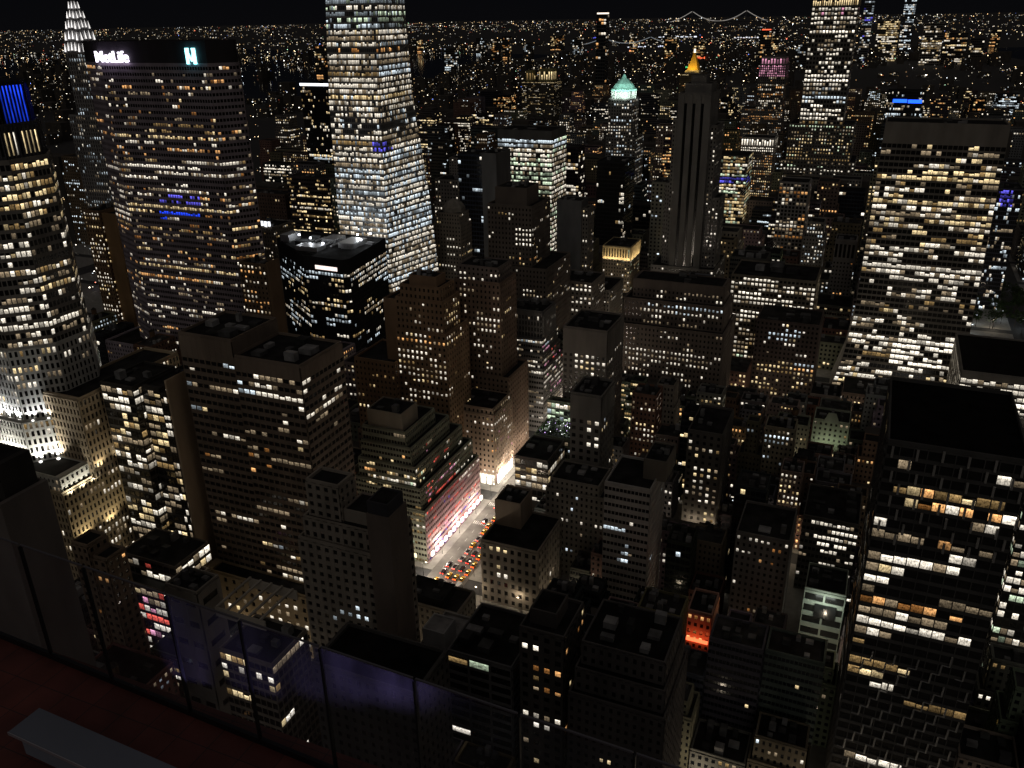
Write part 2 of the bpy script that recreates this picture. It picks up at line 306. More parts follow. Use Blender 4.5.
B('corner_store', 'ornate limestone corner store with a blazing white shopfront', 'shop building', (0.4, 0.31, 0.235), (0.02, 0.019, 0.018), 0.03, 100, (0.17, 'wy', 0.6, 0.5), [
 (box(-216,-189,409,436),0,0,7.5,'p',4.2,7,0.25,0.15,0.4,0,(0.6, 0.52, 0.42),None),
 (box(-216,-189,409,436),0,7.5,46,'b',2.8,3.5,0.58,0.52,0.25,0,None,None),
 (box(-215,-190,410,435),0,46,50,'b',2.8,3.5,0.58,0.52,0.25,0,None,None)],
 [(0,0,'W',1,0,[0,0,0,5]),(0,1,'W',1,0,[0,0,0,2]),(0,1,'wp',0.36,0.5,[0,0,0,5]),(1,0,'W',1,0,[0,0,7,9]),(1,0,'w',0.72,0.3,[7,7,0,4,8,8,0,9,9,9,3,9]),(1,0,'yo',0.72,0.4,[2,5,6,9,6,6,8,9]),(1,1,'W',1,0,[0,0,0,0]),(1,1,'w',0.72,0.3,[8,9,0,1]),(1,1,'yo',0.72,0.4,[2,6,0,0]),(1,1,'wp',0.36,0.5,[0,7,1,9,8,10,2,9]),(2,1,'wp',0.36,0.5,[0,0,2,8])])
B('brick_tower', 'tall brown brick setback tower with a block of lit windows', 'apartment tower', (0.34, 0.225, 0.14), (0.02, 0.019, 0.018), 0.03, 100, (0.085, 'wwy', 0.4, 0.5), [
 (box(-268,-241,388,420),0,0,80,'b',2.8,3.5,0.58,0.52,0.25,0,None,None),
 (box(-240.9,-209,392,420),0,0,100,'b',2.8,3.5,0.58,0.52,0.25,0,None,None),
 (box(-240.9,-211,394,414),0,100,118,'b',2.8,3.5,0.58,0.52,0.25,0,None,None),
 (box(-249,-241,394,418),0,80,116,'-',0,0,0,0,0,0,None,None),
 (box(-238,-213,395,412),0,118,126,'b',2.8,3.5,0.58,0.52,0.25,0,None,None),
 (box(-233,-216,397,408),0,126,131,'-',0,0,0,0,0,0,None,None)],
 [(0,0,'wwwyo',0.72,0.25,[20,22,9,9]),(0,0,'yw',0.36,0.5,[15,15,0,1,16,16,0,8,17,21,0,9,22,22,1,9]),(0,0,'w',0.42,0.4,[16,16,9,9]),(0,1,'wwwyo',0.72,0.25,[16,16,10,10,17,17,7,10,18,18,4,10,19,19,1,10,20,22,0,10]),(0,1,'w',0.42,0.4,[13,13,9,10,14,14,6,10,15,15,3,10,16,16,0,9,17,17,0,6,18,18,0,3,19,19,0,0]),(1,0,'wwwyo',0.72,0.25,[20,20,0,6,21,28,0,10]),(1,0,'w',0.42,0.4,[16,16,0,1,17,17,0,8,18,19,0,10,20,20,7,10]),(1,1,'w',0.42,0.4,[18,20,0,0]),(1,1,'wy',0.72,0.3,[26,26,3,5,27,28,0,5]),(2,0,'wwwyo',0.72,0.25,[0,0,0,10,1,1,10,10]),(2,0,'w',0.6,0.3,[2,3,1,6,4,4,4,6]),(2,1,'wwwyo',0.72,0.25,[0,0,0,0]),(2,1,'wy',0.72,0.3,[0,3,1,6,4,4,1,4])])
B('crowned_tower', 'slim dark brick tower with pale cornice and a bright patch of office windows', 'office tower', (0.25, 0.18, 0.135), (0.02, 0.019, 0.018), 0.03, 100, (0.068, 'wy', 0.5, 0.5), [
 (box(-229,-192,438,470),0,0,58,'b',2.8,3.5,0.58,0.52,0.25,0,None,None),
 (box(-227,-197,440,464),0,58,117,'b',2.8,3.5,0.58,0.52,0.25,0,None,None),
 (box(-225,-199,442,462),0,117,126,'b',2.8,3.5,0.58,0.52,0.25,0,(0.24, 0.2, 0.18),None)],
 [(0,0,'w',0.6,0.2,[16,16,4,8]),(1,0,'wwwW',0.85,0.1,[4,4,4,7,5,9,4,9,10,10,5,9]),(1,0,'w',0.8999999999999999,0.3,[6,9,1,1,10,16,1,2]),(1,0,'w',0.6,0.2,[0,0,3,8,1,1,5,8]),(1,0,'w',0.144,0.4,[11,11,4,9,12,16,4,10]),(2,0,'w',0.8999999999999999,0.3,[0,1,0,1,2,2,1,1]),(2,0,'w',0.144,0.4,[0,0,3,8,1,1,6,8]),(2,1,'w',0.144,0.4,[0,1,0,0])])
B('floodlit_tower', 'octagonal stone tower with blue glowing crown and floodlit white setbacks', 'skyscraper', (0.3, 0.28, 0.25), (0.02, 0.019, 0.018), 0.03, 100, (0.2, 'wwwy', 0.55, 0.55), [
 (box(-372,-298,210,290),0,0,80,'g',2.1,3.6,0.48,0.36,0.35,0,(0.52, 0.42, 0.27),None),
 (box(-316,-296,226,284),0,80.01,117,'g',2.1,3.6,0.48,0.36,0.35,0,(0.5, 0.4, 0.27),None),
 (box(-371,-299,211,226),0,80,87,'g',2.4,3.5,0.52,0.48,0.35,0,(0.62, 0.6, 0.52),None),
 (box(-368,-316.1,226.1,276),0,80,92,'g',2.4,3.9,0.52,0.48,0.35,0,(0.62, 0.6, 0.52),None),
 ([(-339.7, 217.5), (-322.3, 217.5), (-307.5, 232.3), (-307.5, 249.7), (-322.3, 264.5), (-339.7, 264.5), (-354.5, 249.7), (-354.5, 232.3)],0,87.1,106,'g',2,3.7,0.46,0.32,0.35,0,(0.66, 0.65, 0.6),None),
 ([(-339.5, 219.5), (-322.5, 219.5), (-309.5, 232.5), (-309.5, 249.5), (-322.5, 262.5), (-339.5, 262.5), (-352.5, 249.5), (-352.5, 232.5)],0,106,138,'g',2,3.7,0.46,0.32,0.35,0,(0.66, 0.65, 0.6),None),
 ([(-339.5, 220.5), (-322.5, 220.5), (-310.5, 232.5), (-310.5, 249.5), (-322.5, 261.5), (-339.5, 261.5), (-351.5, 249.5), (-351.5, 232.5)],0,138,213,'c',1.9,3.8,0.22,0.4,0.15,0,None,None),
 ([(-338.7, 222.3), (-323.3, 222.3), (-312.3, 233.3), (-312.3, 248.7), (-323.3, 259.7), (-338.7, 259.7), (-349.7, 248.7), (-349.7, 233.3)],0,213,226,'v',1.9,13,0.5,0.34,0.5,0,(0.1, 0.1, 0.11),None),
 ([(-338, 224), (-324, 224), (-314, 234), (-314, 248), (-324, 258), (-338, 258), (-348, 248), (-348, 234)],0,226,241,'v',1.6,15,0.3,0.05,0.5,0,(0.05, 0.05, 0.07),None)],
 [(0,0,'w',0.144,0.5,[15,15,31,32,16,16,31,34,17,18,32,34,19,19,33,34,20,21,34,34]),(0,1,'w',0.036,0.5,[20,20,16,16,21,21,13,16]),(0,1,'w',0.144,0.5,[11,11,12,12,12,12,9,12,13,13,7,13,14,14,4,13,15,15,1,14,16,16,0,14,17,18,0,15,19,19,0,16,20,20,0,15,21,21,0,12]),(1,0,'w',0.036,0.5,[0,0,0,3,1,4,0,9,5,6,1,9,7,7,2,9,8,9,3,9]),(1,0,'w',0.144,0.5,[0,0,4,9]),(1,1,'w',0.036,0.5,[0,0,2,8,1,2,0,9,3,4,0,10,5,6,0,11,7,7,0,10,8,8,0,6,9,9,0,2]),(1,1,'w',0.144,0.5,[0,0,0,1]),(2,1,'w',0.036,0.5,[1,1,5,5]),(2,1,'w',0.144,0.5,[0,0,0,5,1,1,0,4]),(3,0,'w',0.036,0.5,[0,0,20,21,1,2,21,21]),(3,1,'w',0.036,0.5,[0,2,0,16]),(4,1,'w',0.036,0.5,[0,0,4,9,1,2,5,9,3,4,6,9]),(4,2,'w',0.036,0.5,[0,4,0,8]),(4,3,'w',0.036,0.5,[0,2,0,9,3,3,0,5,4,4,0,1]),(5,1,'w',0.036,0.5,[0,1,6,8]),(5,2,'w',0.72,0.35,[7,7,5,7,8,8,1,7]),(5,2,'w',0.036,0.5,[0,0,0,4,1,1,0,0]),(5,3,'w',0.72,0.35,[5,5,7,8,6,6,2,8,7,8,0,8]),(6,0,'w',0.72,0.35,[0,1,7,8,2,2,8,8]),(6,1,'yyw',0.84,0.3,[15,15,5,8,16,17,6,8,18,19,7,8]),(6,1,'wwy',0.72,0.4,[5,5,5,8,6,6,1,8,7,8,2,8,9,11,3,8,12,13,4,8,14,14,5,8]),(6,1,'w',0.72,0.35,[0,4,0,8,5,5,1,4]),(6,2,'yyw',0.84,0.3,[14,14,1,8,15,19,0,8]),(6,2,'wwy',0.72,0.4,[4,4,5,8,5,13,0,8,14,14,0,0]),(6,2,'w',0.72,0.35,[0,3,0,8,4,4,0,4]),(6,3,'yyw',0.84,0.3,[13,13,2,8,14,19,0,8]),(6,3,'wwy',0.72,0.4,[3,3,3,8,4,12,0,8,13,13,0,1]),(6,3,'w',0.72,0.35,[0,2,0,8,3,3,0,2]),(7,1,'w',0,0,[0,0,7,7]),(7,1,'yyw',0.84,0.3,[0,0,7,7]),(7,2,'w',0,0,[0,0,0,7]),(7,2,'yyw',0.84,0.3,[0,0,0,7]),(7,3,'w',0,0,[0,0,0,7]),(8,2,'B',1,0,[0,0,2,8]),(8,3,'B',1,0,[0,0,0,8])])
B('glass_office', 'narrow glass office with zigzag bays of lit floors and a blank tan flank', 'office building', (0.06, 0.055, 0.05), (0.02, 0.019, 0.018), 0.03, 100, (0.74, 'wwwy', 0.45, 0.3), [
 (box(-294,-276,237,262),0,0,121,'C',3,3.9,0.1,0.32,0.2,0,None,None),
 (box(-275.9,-266,241.7,275),0,0,120,'C',3,3.9,0.1,0.32,0.2,0,None,None),
 (box(-265.9,-262.6,241.7,275),0,0,118,'C',1.7,3.9,0.1,0.32,0.2,0,None,None),
 (box(-262.5,-261.5,241.9,278),0,0,124,'-',0,0,0,0,0,0,(0.52, 0.4, 0.28),None)],
 [(0,0,'w',0.12,0.8,[18,18,0,1,19,19,0,5,20,20,2,5]),(0,1,'w',0.12,0.8,[18,18,2,2,19,19,0,2,20,20,0,1]),(1,0,'w',0.12,0.8,[19,20,0,1])])
B('boxy_tower', 'dark boxy tower top with a plain grey face behind the balustrade', 'office building', (0.21, 0.185, 0.17), (0.02, 0.019, 0.018), 0.03, 100, (0, 'wwwyyc', 0.5, 0.5), [
 (box(-215,-180,111,124),0,0,157,'-',0,0,0,0,0,0,None,None),
 (box(-214,-182,114,123),0,157,166,'-',0,0,0,0,0,0,(0.06, 0.055, 0.05),None)],
 [])
B('shop_arcade', 'low retail building with lit terraces and colourful shop windows', 'shop building', (0.16, 0.14, 0.12), (0.02, 0.019, 0.018), 0.03, 100, (0.72, 'wwyrpwW', 0.3, 0.5), [
 (box(-272,-240,206,226),0,0,47,'C',3.2,4.2,0.1,0.32,0.2,0,None,None),
 (box(-274,-244,212,232),0,47,56,'C',3.2,4,0.1,0.32,0.2,0,None,None)],
 [])
B('annex_building', 'small tan annex with a dark flat roof beside the floodlit tower', 'building', (0.24, 0.18, 0.13), (0.02, 0.019, 0.018), 0.03, 100, (0.08, 'o', 0.5, 0.5), [
 (box(-260,-252,182,191),0,0,83,'p',3.1,3.5,0.5,0.48,0.4,0,None,None),
 (box(-251.9,-245,183,192),0,0,78,'p',3.1,3.5,0.5,0.48,0.4,0,None,None)],
 [])
B('white_loft', 'pale blank loft block with three dark slots near the glass edge', 'building', (0.34, 0.31, 0.27), (0.02, 0.019, 0.018), 0.03, 100, (0, 'wwwyyc', 0.5, 0.5), [
 (box(-209,-195,176,187),0,0,82,'R',9,9,0.35,0.7,0.35,0,None,None)],
 [])
B('terrace_house', 'low roof terrace building with pale pergola beams above the tan podium', 'building', (0.33, 0.29, 0.24), (0.02, 0.019, 0.018), 0.03, 100, (0.14, 'wyW', 0.4, 0.5), [
 (box(-189.5,-167,176,196),0,0,60,'C',2.6,4,0.1,0.32,0.2,0,None,None)],
 [])
B('truncated_office', 'black wide office with chamfered corner and a floodlit rooftop plant', 'office building', (0.03, 0.03, 0.033), (0.02, 0.019, 0.018), 0.03, 100, (0.17, 'wwyc', 0.4, 0.6), [
 ([(-440, 546), (-387, 508), (-352, 506), (-349, 510), (-357, 575), (-440, 575)],0,0,100,'C',3,3.9,0.3,0.45,0.2,9,None,None)],
 [(0,0,'c',0.9,0.25,[17,17,0,1,18,18,0,7,19,19,0,12,20,20,0,18,21,21,0,21,22,22,4,21]),(0,0,'yw',0.36,0.3,[14,14,0,1,15,15,0,6,16,16,0,11,17,17,2,17,18,18,7,21,19,19,13,21,20,20,18,21]),(0,0,'ccw',0.85,0.35,[7,7,0,2,8,8,0,7,9,9,0,11,10,10,0,16,11,11,0,20,12,12,1,21,13,13,6,21,14,14,11,21,15,15,16,21,16,16,21,21]),(0,0,'wy',0.48,0.5,[12,12,13,15,13,13,13,20,14,14,14,21,15,15,16,21,16,16,21,21]),(0,1,'c',0.9,0.25,[21,21,0,3,22,22,0,11]),(0,1,'yw',0.36,0.3,[18,18,0,1,19,20,0,11,21,21,4,11]),(0,1,'ccw',0.85,0.35,[12,12,0,7,13,16,0,11,17,17,8,11]),(0,1,'wy',0.48,0.5,[14,14,0,7,15,16,0,11,17,17,8,11]),(0,2,'c',0.9,0.25,[22,22,0,1]),(0,2,'cw',0.95,0.3,[22,22,0,1]),(0,2,'ccw',0.85,0.35,[13,17,0,0]),(0,2,'wy',0.48,0.5,[15,17,0,1]),(0,3,'cw',0.95,0.3,[17,17,19,21,18,18,14,21,19,19,9,21,20,20,5,21,21,22,0,21]),(0,3,'wy',0.48,0.5,[9,9,21,21,10,10,17,21,11,11,13,21,12,12,9,21,13,13,5,17,14,14,1,13,15,15,0,8,16,16,0,4,17,17,0,0])])
B('sign_tower', 'broad dark slab tower with angled ends and an illuminated rooftop sign', 'skyscraper', (0.38, 0.33, 0.37), (0.02, 0.019, 0.018), 0.03, 100, (0.28900000000000003, 'wwyo', 0.55, 0.7), [
 (box(-530,-345,440,502),0,0,38,'g',2.7,3.5,0.52,0.48,0.35,0,None,None),
 ([(-484, 445), (-395, 445), (-385, 459), (-385, 462), (-398, 478), (-484, 482), (-512, 470), (-512, 458)],0,38,237,'r',2.1,3.9,0.2,0.5,0.3,0,None,None),
 ([(-484, 445.2), (-395, 445.2), (-385.2, 459.2), (-385.2, 462), (-398, 478), (-484, 482), (-511.8, 470), (-511.8, 458.2)],0,237,250,'-',0,0,0,0,0,0,(0.05, 0.045, 0.05),None)],
 [(1,0,'w',0.36,0.5,[49,50,0,4]),(1,0,'w',0.36,0.7,[48,48,0,33]),(1,0,'w',0.97,0.25,[34,34,0,32,35,35,26,41]),(1,0,'w',0.97,0.25,[32,32,0,14,33,33,14,41]),(1,0,'yo',0.6,0.6,[40,40,15,40,41,41,16,40,42,42,34,41]),(1,0,'w',0.84,0.2,[29,29,0,28,30,30,17,32]),(1,0,'wy',0.66,0.3,[25,25,0,0,26,26,0,27,27,27,0,41,28,28,25,41]),(1,0,'b',0.72,0.2,[28,28,13,30,29,29,18,30]),(1,0,'B',0.9,0.2,[25,25,12,15,26,26,12,29]),(1,0,'yow',0.42,0.4,[13,13,0,10,14,14,0,28,15,16,0,33,17,17,15,34]),(1,0,'w',0.85,0.5,[10,10,0,12,11,11,0,28,12,12,0,33,13,13,14,33,14,14,32,33]),(1,0,'w',0.48,0.7,[6,6,0,10,7,7,0,26,8,9,0,37,10,10,12,37,11,11,29,38]),(1,1,'w',0.97,0.25,[34,34,4,4,35,35,0,4]),(1,1,'w',0.97,0.25,[33,33,0,4]),(1,1,'wy',0.66,0.3,[27,28,0,2]),(1,7,'w',0.36,0.5,[49,49,8,14,50,50,9,14]),(1,7,'w',0.36,0.7,[47,47,8,11,48,48,9,14]),(1,7,'w',0.97,0.25,[33,33,0,12,34,34,8,14]),(1,7,'w',0.97,0.25,[32,32,12,14]),(1,7,'w',0.84,0.2,[27,27,0,0,28,28,0,14,29,29,8,14]),(1,7,'wy',0.66,0.3,[24,24,0,2,25,26,0,14,27,27,13,14]),(1,7,'yow',0.42,0.4,[12,12,6,11,13,13,7,14,14,14,8,14,15,15,9,14,16,16,13,14]),(1,7,'w',0.85,0.5,[8,8,0,3,9,9,0,12,10,10,0,14,11,11,4,14,12,12,13,14]),(1,7,'w',0.48,0.7,[4,4,0,4,5,5,0,12,6,7,0,14,8,8,4,14,9,9,13,14])])
B('tapered_glass_tower', 'soaring tapered glass tower with nearly every floor glowing white', 'skyscraper', (0.32, 0.32, 0.31), (0.1, 0.105, 0.11), 0.03, 100, (0.93, 'wwwwwwyc', 0.6, 0.3), [
 ([(-402, 580), (-357.5, 580), (-341, 640), (-402, 640)],[(-402.5, 580), (-357.5, 580), (-350, 640), (-402.5, 640)],0,120,'C',1.7,4.2,0.1,0.34,0.2,0,None,None),
 ([(-402.5, 580), (-357.5, 580), (-350, 640), (-402.5, 640)],[(-401, 580), (-355.5, 580), (-361, 640), (-401, 640)],120.01,205,'C',1.7,4.2,0.1,0.34,0.2,0,None,None),
 ([(-401, 580), (-355.5, 580), (-361, 640), (-401, 640)],[(-394, 584), (-351, 584), (-360, 630), (-394, 630)],205.01,330,'C',1.7,4.2,0.1,0.34,0.2,0,None,None)],
 [(0,0,'wwc',0.95,0.4,[13,13,0,22,14,28,0,25]),(0,1,'wwc',0.95,0.4,[10,10,30,36,11,11,20,36,12,12,11,36,13,13,1,36,14,28,0,36]),(1,0,'w',0.95,0.2,[19,19,0,25]),(1,0,'cw',0.48,0.7,[14,18,0,25]),(1,0,'b',0.3,0.4,[7,7,20,22,8,10,20,25,11,12,21,25]),(1,0,'wwc',0.95,0.4,[0,10,0,25]),(1,1,'w',0.95,0.2,[17,17,34,35,18,18,7,35,19,19,0,18]),(1,1,'cw',0.48,0.7,[12,12,34,35,13,13,13,35,14,16,0,35,17,17,0,34,18,18,0,7]),(1,1,'b',0.3,0.4,[7,7,1,6,8,8,0,6,9,10,0,7,11,11,0,8,12,12,0,7]),(1,1,'wwc',0.95,0.4,[0,9,0,35,10,10,0,18]),(2,0,'ccg',0.85,0.75,[12,16,0,26]),(2,0,'w',0.9,0.2,[15,15,5,26]),(2,0,'o',0.24,0.5,[8,8,0,26]),(2,0,'w',0.9,0.25,[1,3,0,26]),(2,1,'ccg',0.85,0.75,[12,16,0,34]),(2,1,'w',0.9,0.2,[15,15,0,34]),(2,1,'o',0.24,0.5,[8,8,0,34]),(2,1,'w',0.9,0.25,[0,0,31,34,1,3,0,34])])
B('spired_tower', 'slender art deco tower topped by glowing white triangular arches', 'skyscraper', (0.35, 0.34, 0.33), (0.02, 0.019, 0.018), 0.03, 100, (0.34, 'cw', 0.5, 0.5), [
 (box(-735,-695,625,665),0,0,180,'v',3,3.7,0.5,0.34,0.5,0,None,None),
 (box(-729,-701,631,659),0,180,236,'v',3,3.7,0.5,0.34,0.5,0,None,None)],
 [])
B('brown_hotel', 'brown brick slab with twin columns of lit windows between two dark towers', 'apartment building', (0.28, 0.185, 0.11), (0.02, 0.019, 0.018), 0.03, 100, (0.51, 'wwy', 0.3, 0.5), [
 (box(-581,-564,488,525),0,0,125,'b',3,3.5,0.58,0.52,0.25,0,None,None),
 (box(-563.9,-550,490,525),0,0,123,'-',0,0,0,0,0,0,(0.32, 0.2, 0.1),None)],
 [])
B('brown_flank_tower', 'brown slab with one column of warm windows and a bare side wall', 'apartment building', (0.25, 0.18, 0.12), (0.02, 0.019, 0.018), 0.03, 100, (0.5, 'wwo', 0.3, 0.5), [
 (box(-367,-346.2,415,426),0,0,121,'b',3.2,3.3,0.58,0.52,0.25,0,None,None),
 (box(-346.1,-345,415.4,427),0,0,122,'-',0,0,0,0,0,0,(0.31, 0.215, 0.135),None)],
 [])
B('lit_stepped_block', 'dark stepped office with pleated ribbon floors and lit lower setbacks', 'office building', (0.19, 0.185, 0.18), (0.02, 0.019, 0.018), 0.03, 100, (0.17, 'w', 0.6, 0.9), [
 (box(-222,-189,490,530),0,0,44,'r',1.7,3.7,0.14,0.52,0.3,0,None,None),
 (box(-221,-190.5,492,526),0,44,54,'r',1.7,3.7,0.14,0.52,0.3,0,None,None),
 (box(-220,-191.5,494,524),0,54,64,'r',1.7,3.7,0.14,0.52,0.3,0,None,None),
 (box(-218,-192,497,520),0,64,82,'v',2.2,3.7,0.5,0.34,0.5,2,None,None)],
 [(0,0,'w',0.84,0.4,[10,10,3,8,11,11,3,18]),(0,0,'wwpr',0.72,0.5,[6,11,18,18]),(0,1,'w',0.84,0.4,[11,11,0,1]),(0,1,'wwpr',0.72,0.5,[2,2,19,23,3,3,14,23,4,4,9,23,5,5,3,23,6,11,0,23]),(1,0,'w',0.84,0.4,[0,0,2,17,1,1,10,17]),(1,0,'wwpr',0.72,0.5,[0,2,17,17]),(1,1,'wc',0.6,0.7,[0,0,18,19,1,1,12,19,2,2,7,19]),(1,1,'w',0.84,0.4,[0,1,0,2]),(1,1,'wwpr',0.72,0.5,[0,1,0,19,2,2,0,14]),(2,0,'wc',0.6,0.7,[0,1,1,16,2,2,8,16]),(2,0,'wwpr',0.72,0.5,[0,1,16,16]),(2,1,'wc',0.6,0.7,[0,0,0,14,1,1,0,8,2,2,0,3]),(2,1,'wwpr',0.72,0.5,[0,0,0,8,1,1,0,2])])
B('grey_blank_tower', 'plain grey tower with two narrow lit window strips on a wide podium', 'office building', (0.27, 0.25, 0.22), (0.02, 0.019, 0.018), 0.03, 100, (0.204, 'wy', 0.5, 0.5), [
 (box(-238,-192,650,690),0,0,52,'b',2.7,3.5,0.58,0.52,0.25,0,None,None),
 (box(-239,-218,650.5,668),0,0,124,'-',0,0,0,0,0,0,(0.17, 0.17, 0.17),None),
 (box(-217.9,-213,653,668),0,0,118,'b',2.4,3.5,0.58,0.52,0.25,0,None,None)],
 [])
B('lit_floor_slab', 'glass slab with every floor evenly lit under a dark mechanical crown', 'office building', (0.17, 0.17, 0.16), (0.02, 0.019, 0.018), 0.03, 100, (0.93, 'wwwwg', 0.5, 0.2), [
 (box(-357,-299.5,800,842),0,0,158,'C',2.4,4.4,0.1,0.36,0.2,7,None,None)],
 [(0,0,'c',1,0.4,[32,32,0,15,33,33,0,23]),(0,1,'c',1,0.4,[31,31,17,17,32,32,2,17,33,33,0,6])])
B('clustered_tower', 'dark midtown tower with a square of bright windows below its crown', 'office tower', (0.2, 0.17, 0.145), (0.02, 0.019, 0.018), 0.03, 100, (0.11900000000000001, 'wwy', 0.4, 0.5), [
 (box(-256,-206,540,590),0,0,98,'b',2.7,3.5,0.58,0.52,0.25,0,None,None),
 (box(-253,-219,546,582),0,98,140,'b',2.6,3.5,0.58,0.52,0.25,0,None,None),
 (box(-248,-224,549,572),0,140,152,'-',0,0,0,0,0,0,None,None)],
 [(0,0,'wy',0.6,0.3,[21,21,5,13,22,22,5,16,23,23,12,16]),(1,0,'wW',0.85,0.1,[3,3,8,9,4,7,8,12]),(1,0,'oy',0.6,0.3,[0,1,6,12]),(1,1,'wW',0.85,0.1,[4,6,0,0,7,7,0,1]),(1,1,'oy',0.6,0.3,[0,0,0,5,1,1,0,2])])
B('navy_tower', 'dark blue glass tower joined to a plain grey stair shaft', 'office tower', (0.06, 0.07, 0.1), (0.02, 0.019, 0.018), 0.03, 100, (0.102, 'cw', 0.5, 0.5), [
 (box(-347,-323.1,690,720),0,0,150,'C',2.6,4,0.1,0.32,0.2,0,None,None),
 (box(-323,-309,688,720),0,0,152,'-',0,0,0,0,0,0,(0.2, 0.2, 0.2),None)],
 [])
B('charcoal_tower', 'charcoal slab tower with a single column of white windows', 'office tower', (0.035, 0.035, 0.038), (0.02, 0.019, 0.018), 0.03, 100, (0.034, 'wwwyyc', 0.5, 0.5), [
 (box(-256,-228,810,845),0,0,130,'c',1.6,3.9,0.1,0.24,0.15,0,None,None)],
 [(0,0,'w',0.66,0.1,[13,13,16,16,14,16,16,17,17,27,15,17]),(0,1,'w',0.66,0.1,[13,14,0,2,15,17,0,1,18,20,0,0])])
B('colonnade_building', 'old stone building with a golden floodlit colonnade top', 'building', (0.42, 0.36, 0.28), (0.02, 0.019, 0.018), 0.03, 100, (0.34, 'wyg', 0.5, 0.5), [
 (box(-234,-207,765,800),0,0,48,'b',2.6,3.5,0.58,0.52,0.25,0,None,None),
 (box(-234,-207,765,800),0,48.01,60,'v',2.6,11,0.5,0.34,0.5,0,(0.62, 0.5, 0.3),None)],
 [])
B('cornice_block', 'wide low block with a dotted row of lights under its dark roof', 'office building', (0.26, 0.23, 0.2), (0.02, 0.019, 0.018), 0.03, 100, (0.204, 'ww', 0.4, 0.8), [
 (box(-230,-192,602,634),0,0,72,'g',3.4,3.5,0.52,0.48,0.35,0,None,None)],
 [(0,0,'w',0.48,0.3,[17,17,0,3,18,20,0,10]),(0,0,'w',0.84,0.2,[14,16,3,10])])
B('square_tower', 'plain square tower with a black flat roof and rows of punched windows', 'office tower', (0.25, 0.225, 0.2), (0.02, 0.019, 0.018), 0.03, 100, (0.085, 'w', 0.5, 0.5), [
 (box(-153,-127,428,460),0,0,100,'p',3.4,3.4,0.5,0.48,0.4,14,None,None)],
 [(0,0,'wwy',0.66,0.3,[20,24,1,5])])
B('ziggurat_office', 'long dark stepped office with parallel lines of tiny lit windows', 'office building', (0.2, 0.165, 0.14), (0.02, 0.019, 0.018), 0.03, 100, (0.17, 'w', 0.55, 0.7), [
 (box(-148,-78,522,566),0,0,72,'b',2.6,3.6,0.58,0.52,0.25,0,None,None),
 (box(-146,-80,528,560),0,72,88,'b',2.6,3.6,0.58,0.52,0.25,0,None,None),
 (box(-142,-82,535,556),0,88,100,'b',2.6,3.5,0.58,0.52,0.25,5,None,None)],
 [(0,0,'w',0.84,0.3,[9,9,1,7,10,10,1,17,11,15,0,22,16,16,8,22,17,17,18,22]),(1,0,'wc',0.85,0.3,[1,1,4,11,2,3,4,24]),(1,0,'w',0.72,0.6,[0,0,3,16,1,1,12,24])])
B('grid_office', 'broad office block with a warm grid of brightly lit windows', 'office building', (0.24, 0.21, 0.16), (0.02, 0.019, 0.018), 0.03, 100, (0.68, 'wwW', 0.2, 0.4), [
 (box(-93,-32,636,680),0,0,80,'g',2.9,3.7,0.35,0.48,0.35,0,None,None)],
 [(0,0,'wW',0.84,0.2,[20,20,0,5,21,21,0,17]),(0,0,'ywg',0.6,0.55,[0,1,1,13,2,7,1,12,8,9,0,12,10,11,0,11,12,12,4,11])])
B('narrow_tower', 'narrow grey tower with a single ladder of lit windows', 'office tower', (0.24, 0.23, 0.21), (0.02, 0.019, 0.018), 0.03, 100, (0.034, 'wwwyyc', 0.5, 0.5), [
 (box(-126,-110,364,386),0,0,90,'p',4,4.2,0.5,0.48,0.4,12,None,None)],
 [(0,0,'w',0.8999999999999999,0.2,[14,18,2,3])])
B('garden_terrace', 'low glassy building with a planted roof garden and sparkling lights', 'shop building', (0.24, 0.26, 0.2), (0.02, 0.019, 0.018), 0.08, 100, (0.8, 'gwc', 0.5, 0.5), [
 (box(-160,-137,400,421),0,0,44,'C',2.6,4,0.1,0.32,0.2,0,None,None),
 (box(-160,-137,421.1,427),0,0,56,'C',2.6,4,0.1,0.32,0.2,0,None,None)],
 [])
B('dark_roof_shop', 'low black-roofed building with tall lit display floors', 'shop building', (0.12, 0.11, 0.1), (0.02, 0.019, 0.018), 0.03, 100, (0.55, 'wwy', 0.3, 0.5), [
 (box(-160,-141,372,398),0,0,44,'C',3.4,4.6,0.1,0.32,0.2,0,None,None)],
 [])
B('arched_block', 'old grey stone block with arched bays and mostly dark windows', 'apartment building', (0.29, 0.265, 0.23), (0.02, 0.019, 0.018), 0.03, 100, (0.085, 'wc', 0.2, 0.5), [
 (box(-130,-100,340,362),0,0,48,'b',2.5,3.5,0.58,0.52,0.25,0,None,None),
 (box(-128,-103,341,360),0,48,54,'b',2.5,3.5,0.58,0.52,0.25,0,None,None)],
 [(0,0,'wc',0.3,0.1,[7,7,3,6,8,9,3,10,10,10,5,10])])
B('striped_block', 'white banded block with one brightly lit floor', 'office building', (0.52, 0.5, 0.47), (0.02, 0.019, 0.018), 0.03, 100, (0.03, 'wc', 0.5, 0.9), [
 (box(-90,-70,306,332),0,0,78,'r',1.6,3.9,0.14,0.55,0.3,0,None,None),
 (box(-76,-66,316,334),0,78,87,'-',0,0,0,0,0,0,(0.2, 0.18, 0.15),None)],
 [(0,0,'cwW',0.85,0.1,[14,14,0,7,15,15,0,10,16,16,4,10]),(0,0,'cw',0.72,0.3,[10,10,1,9,11,11,4,9])])
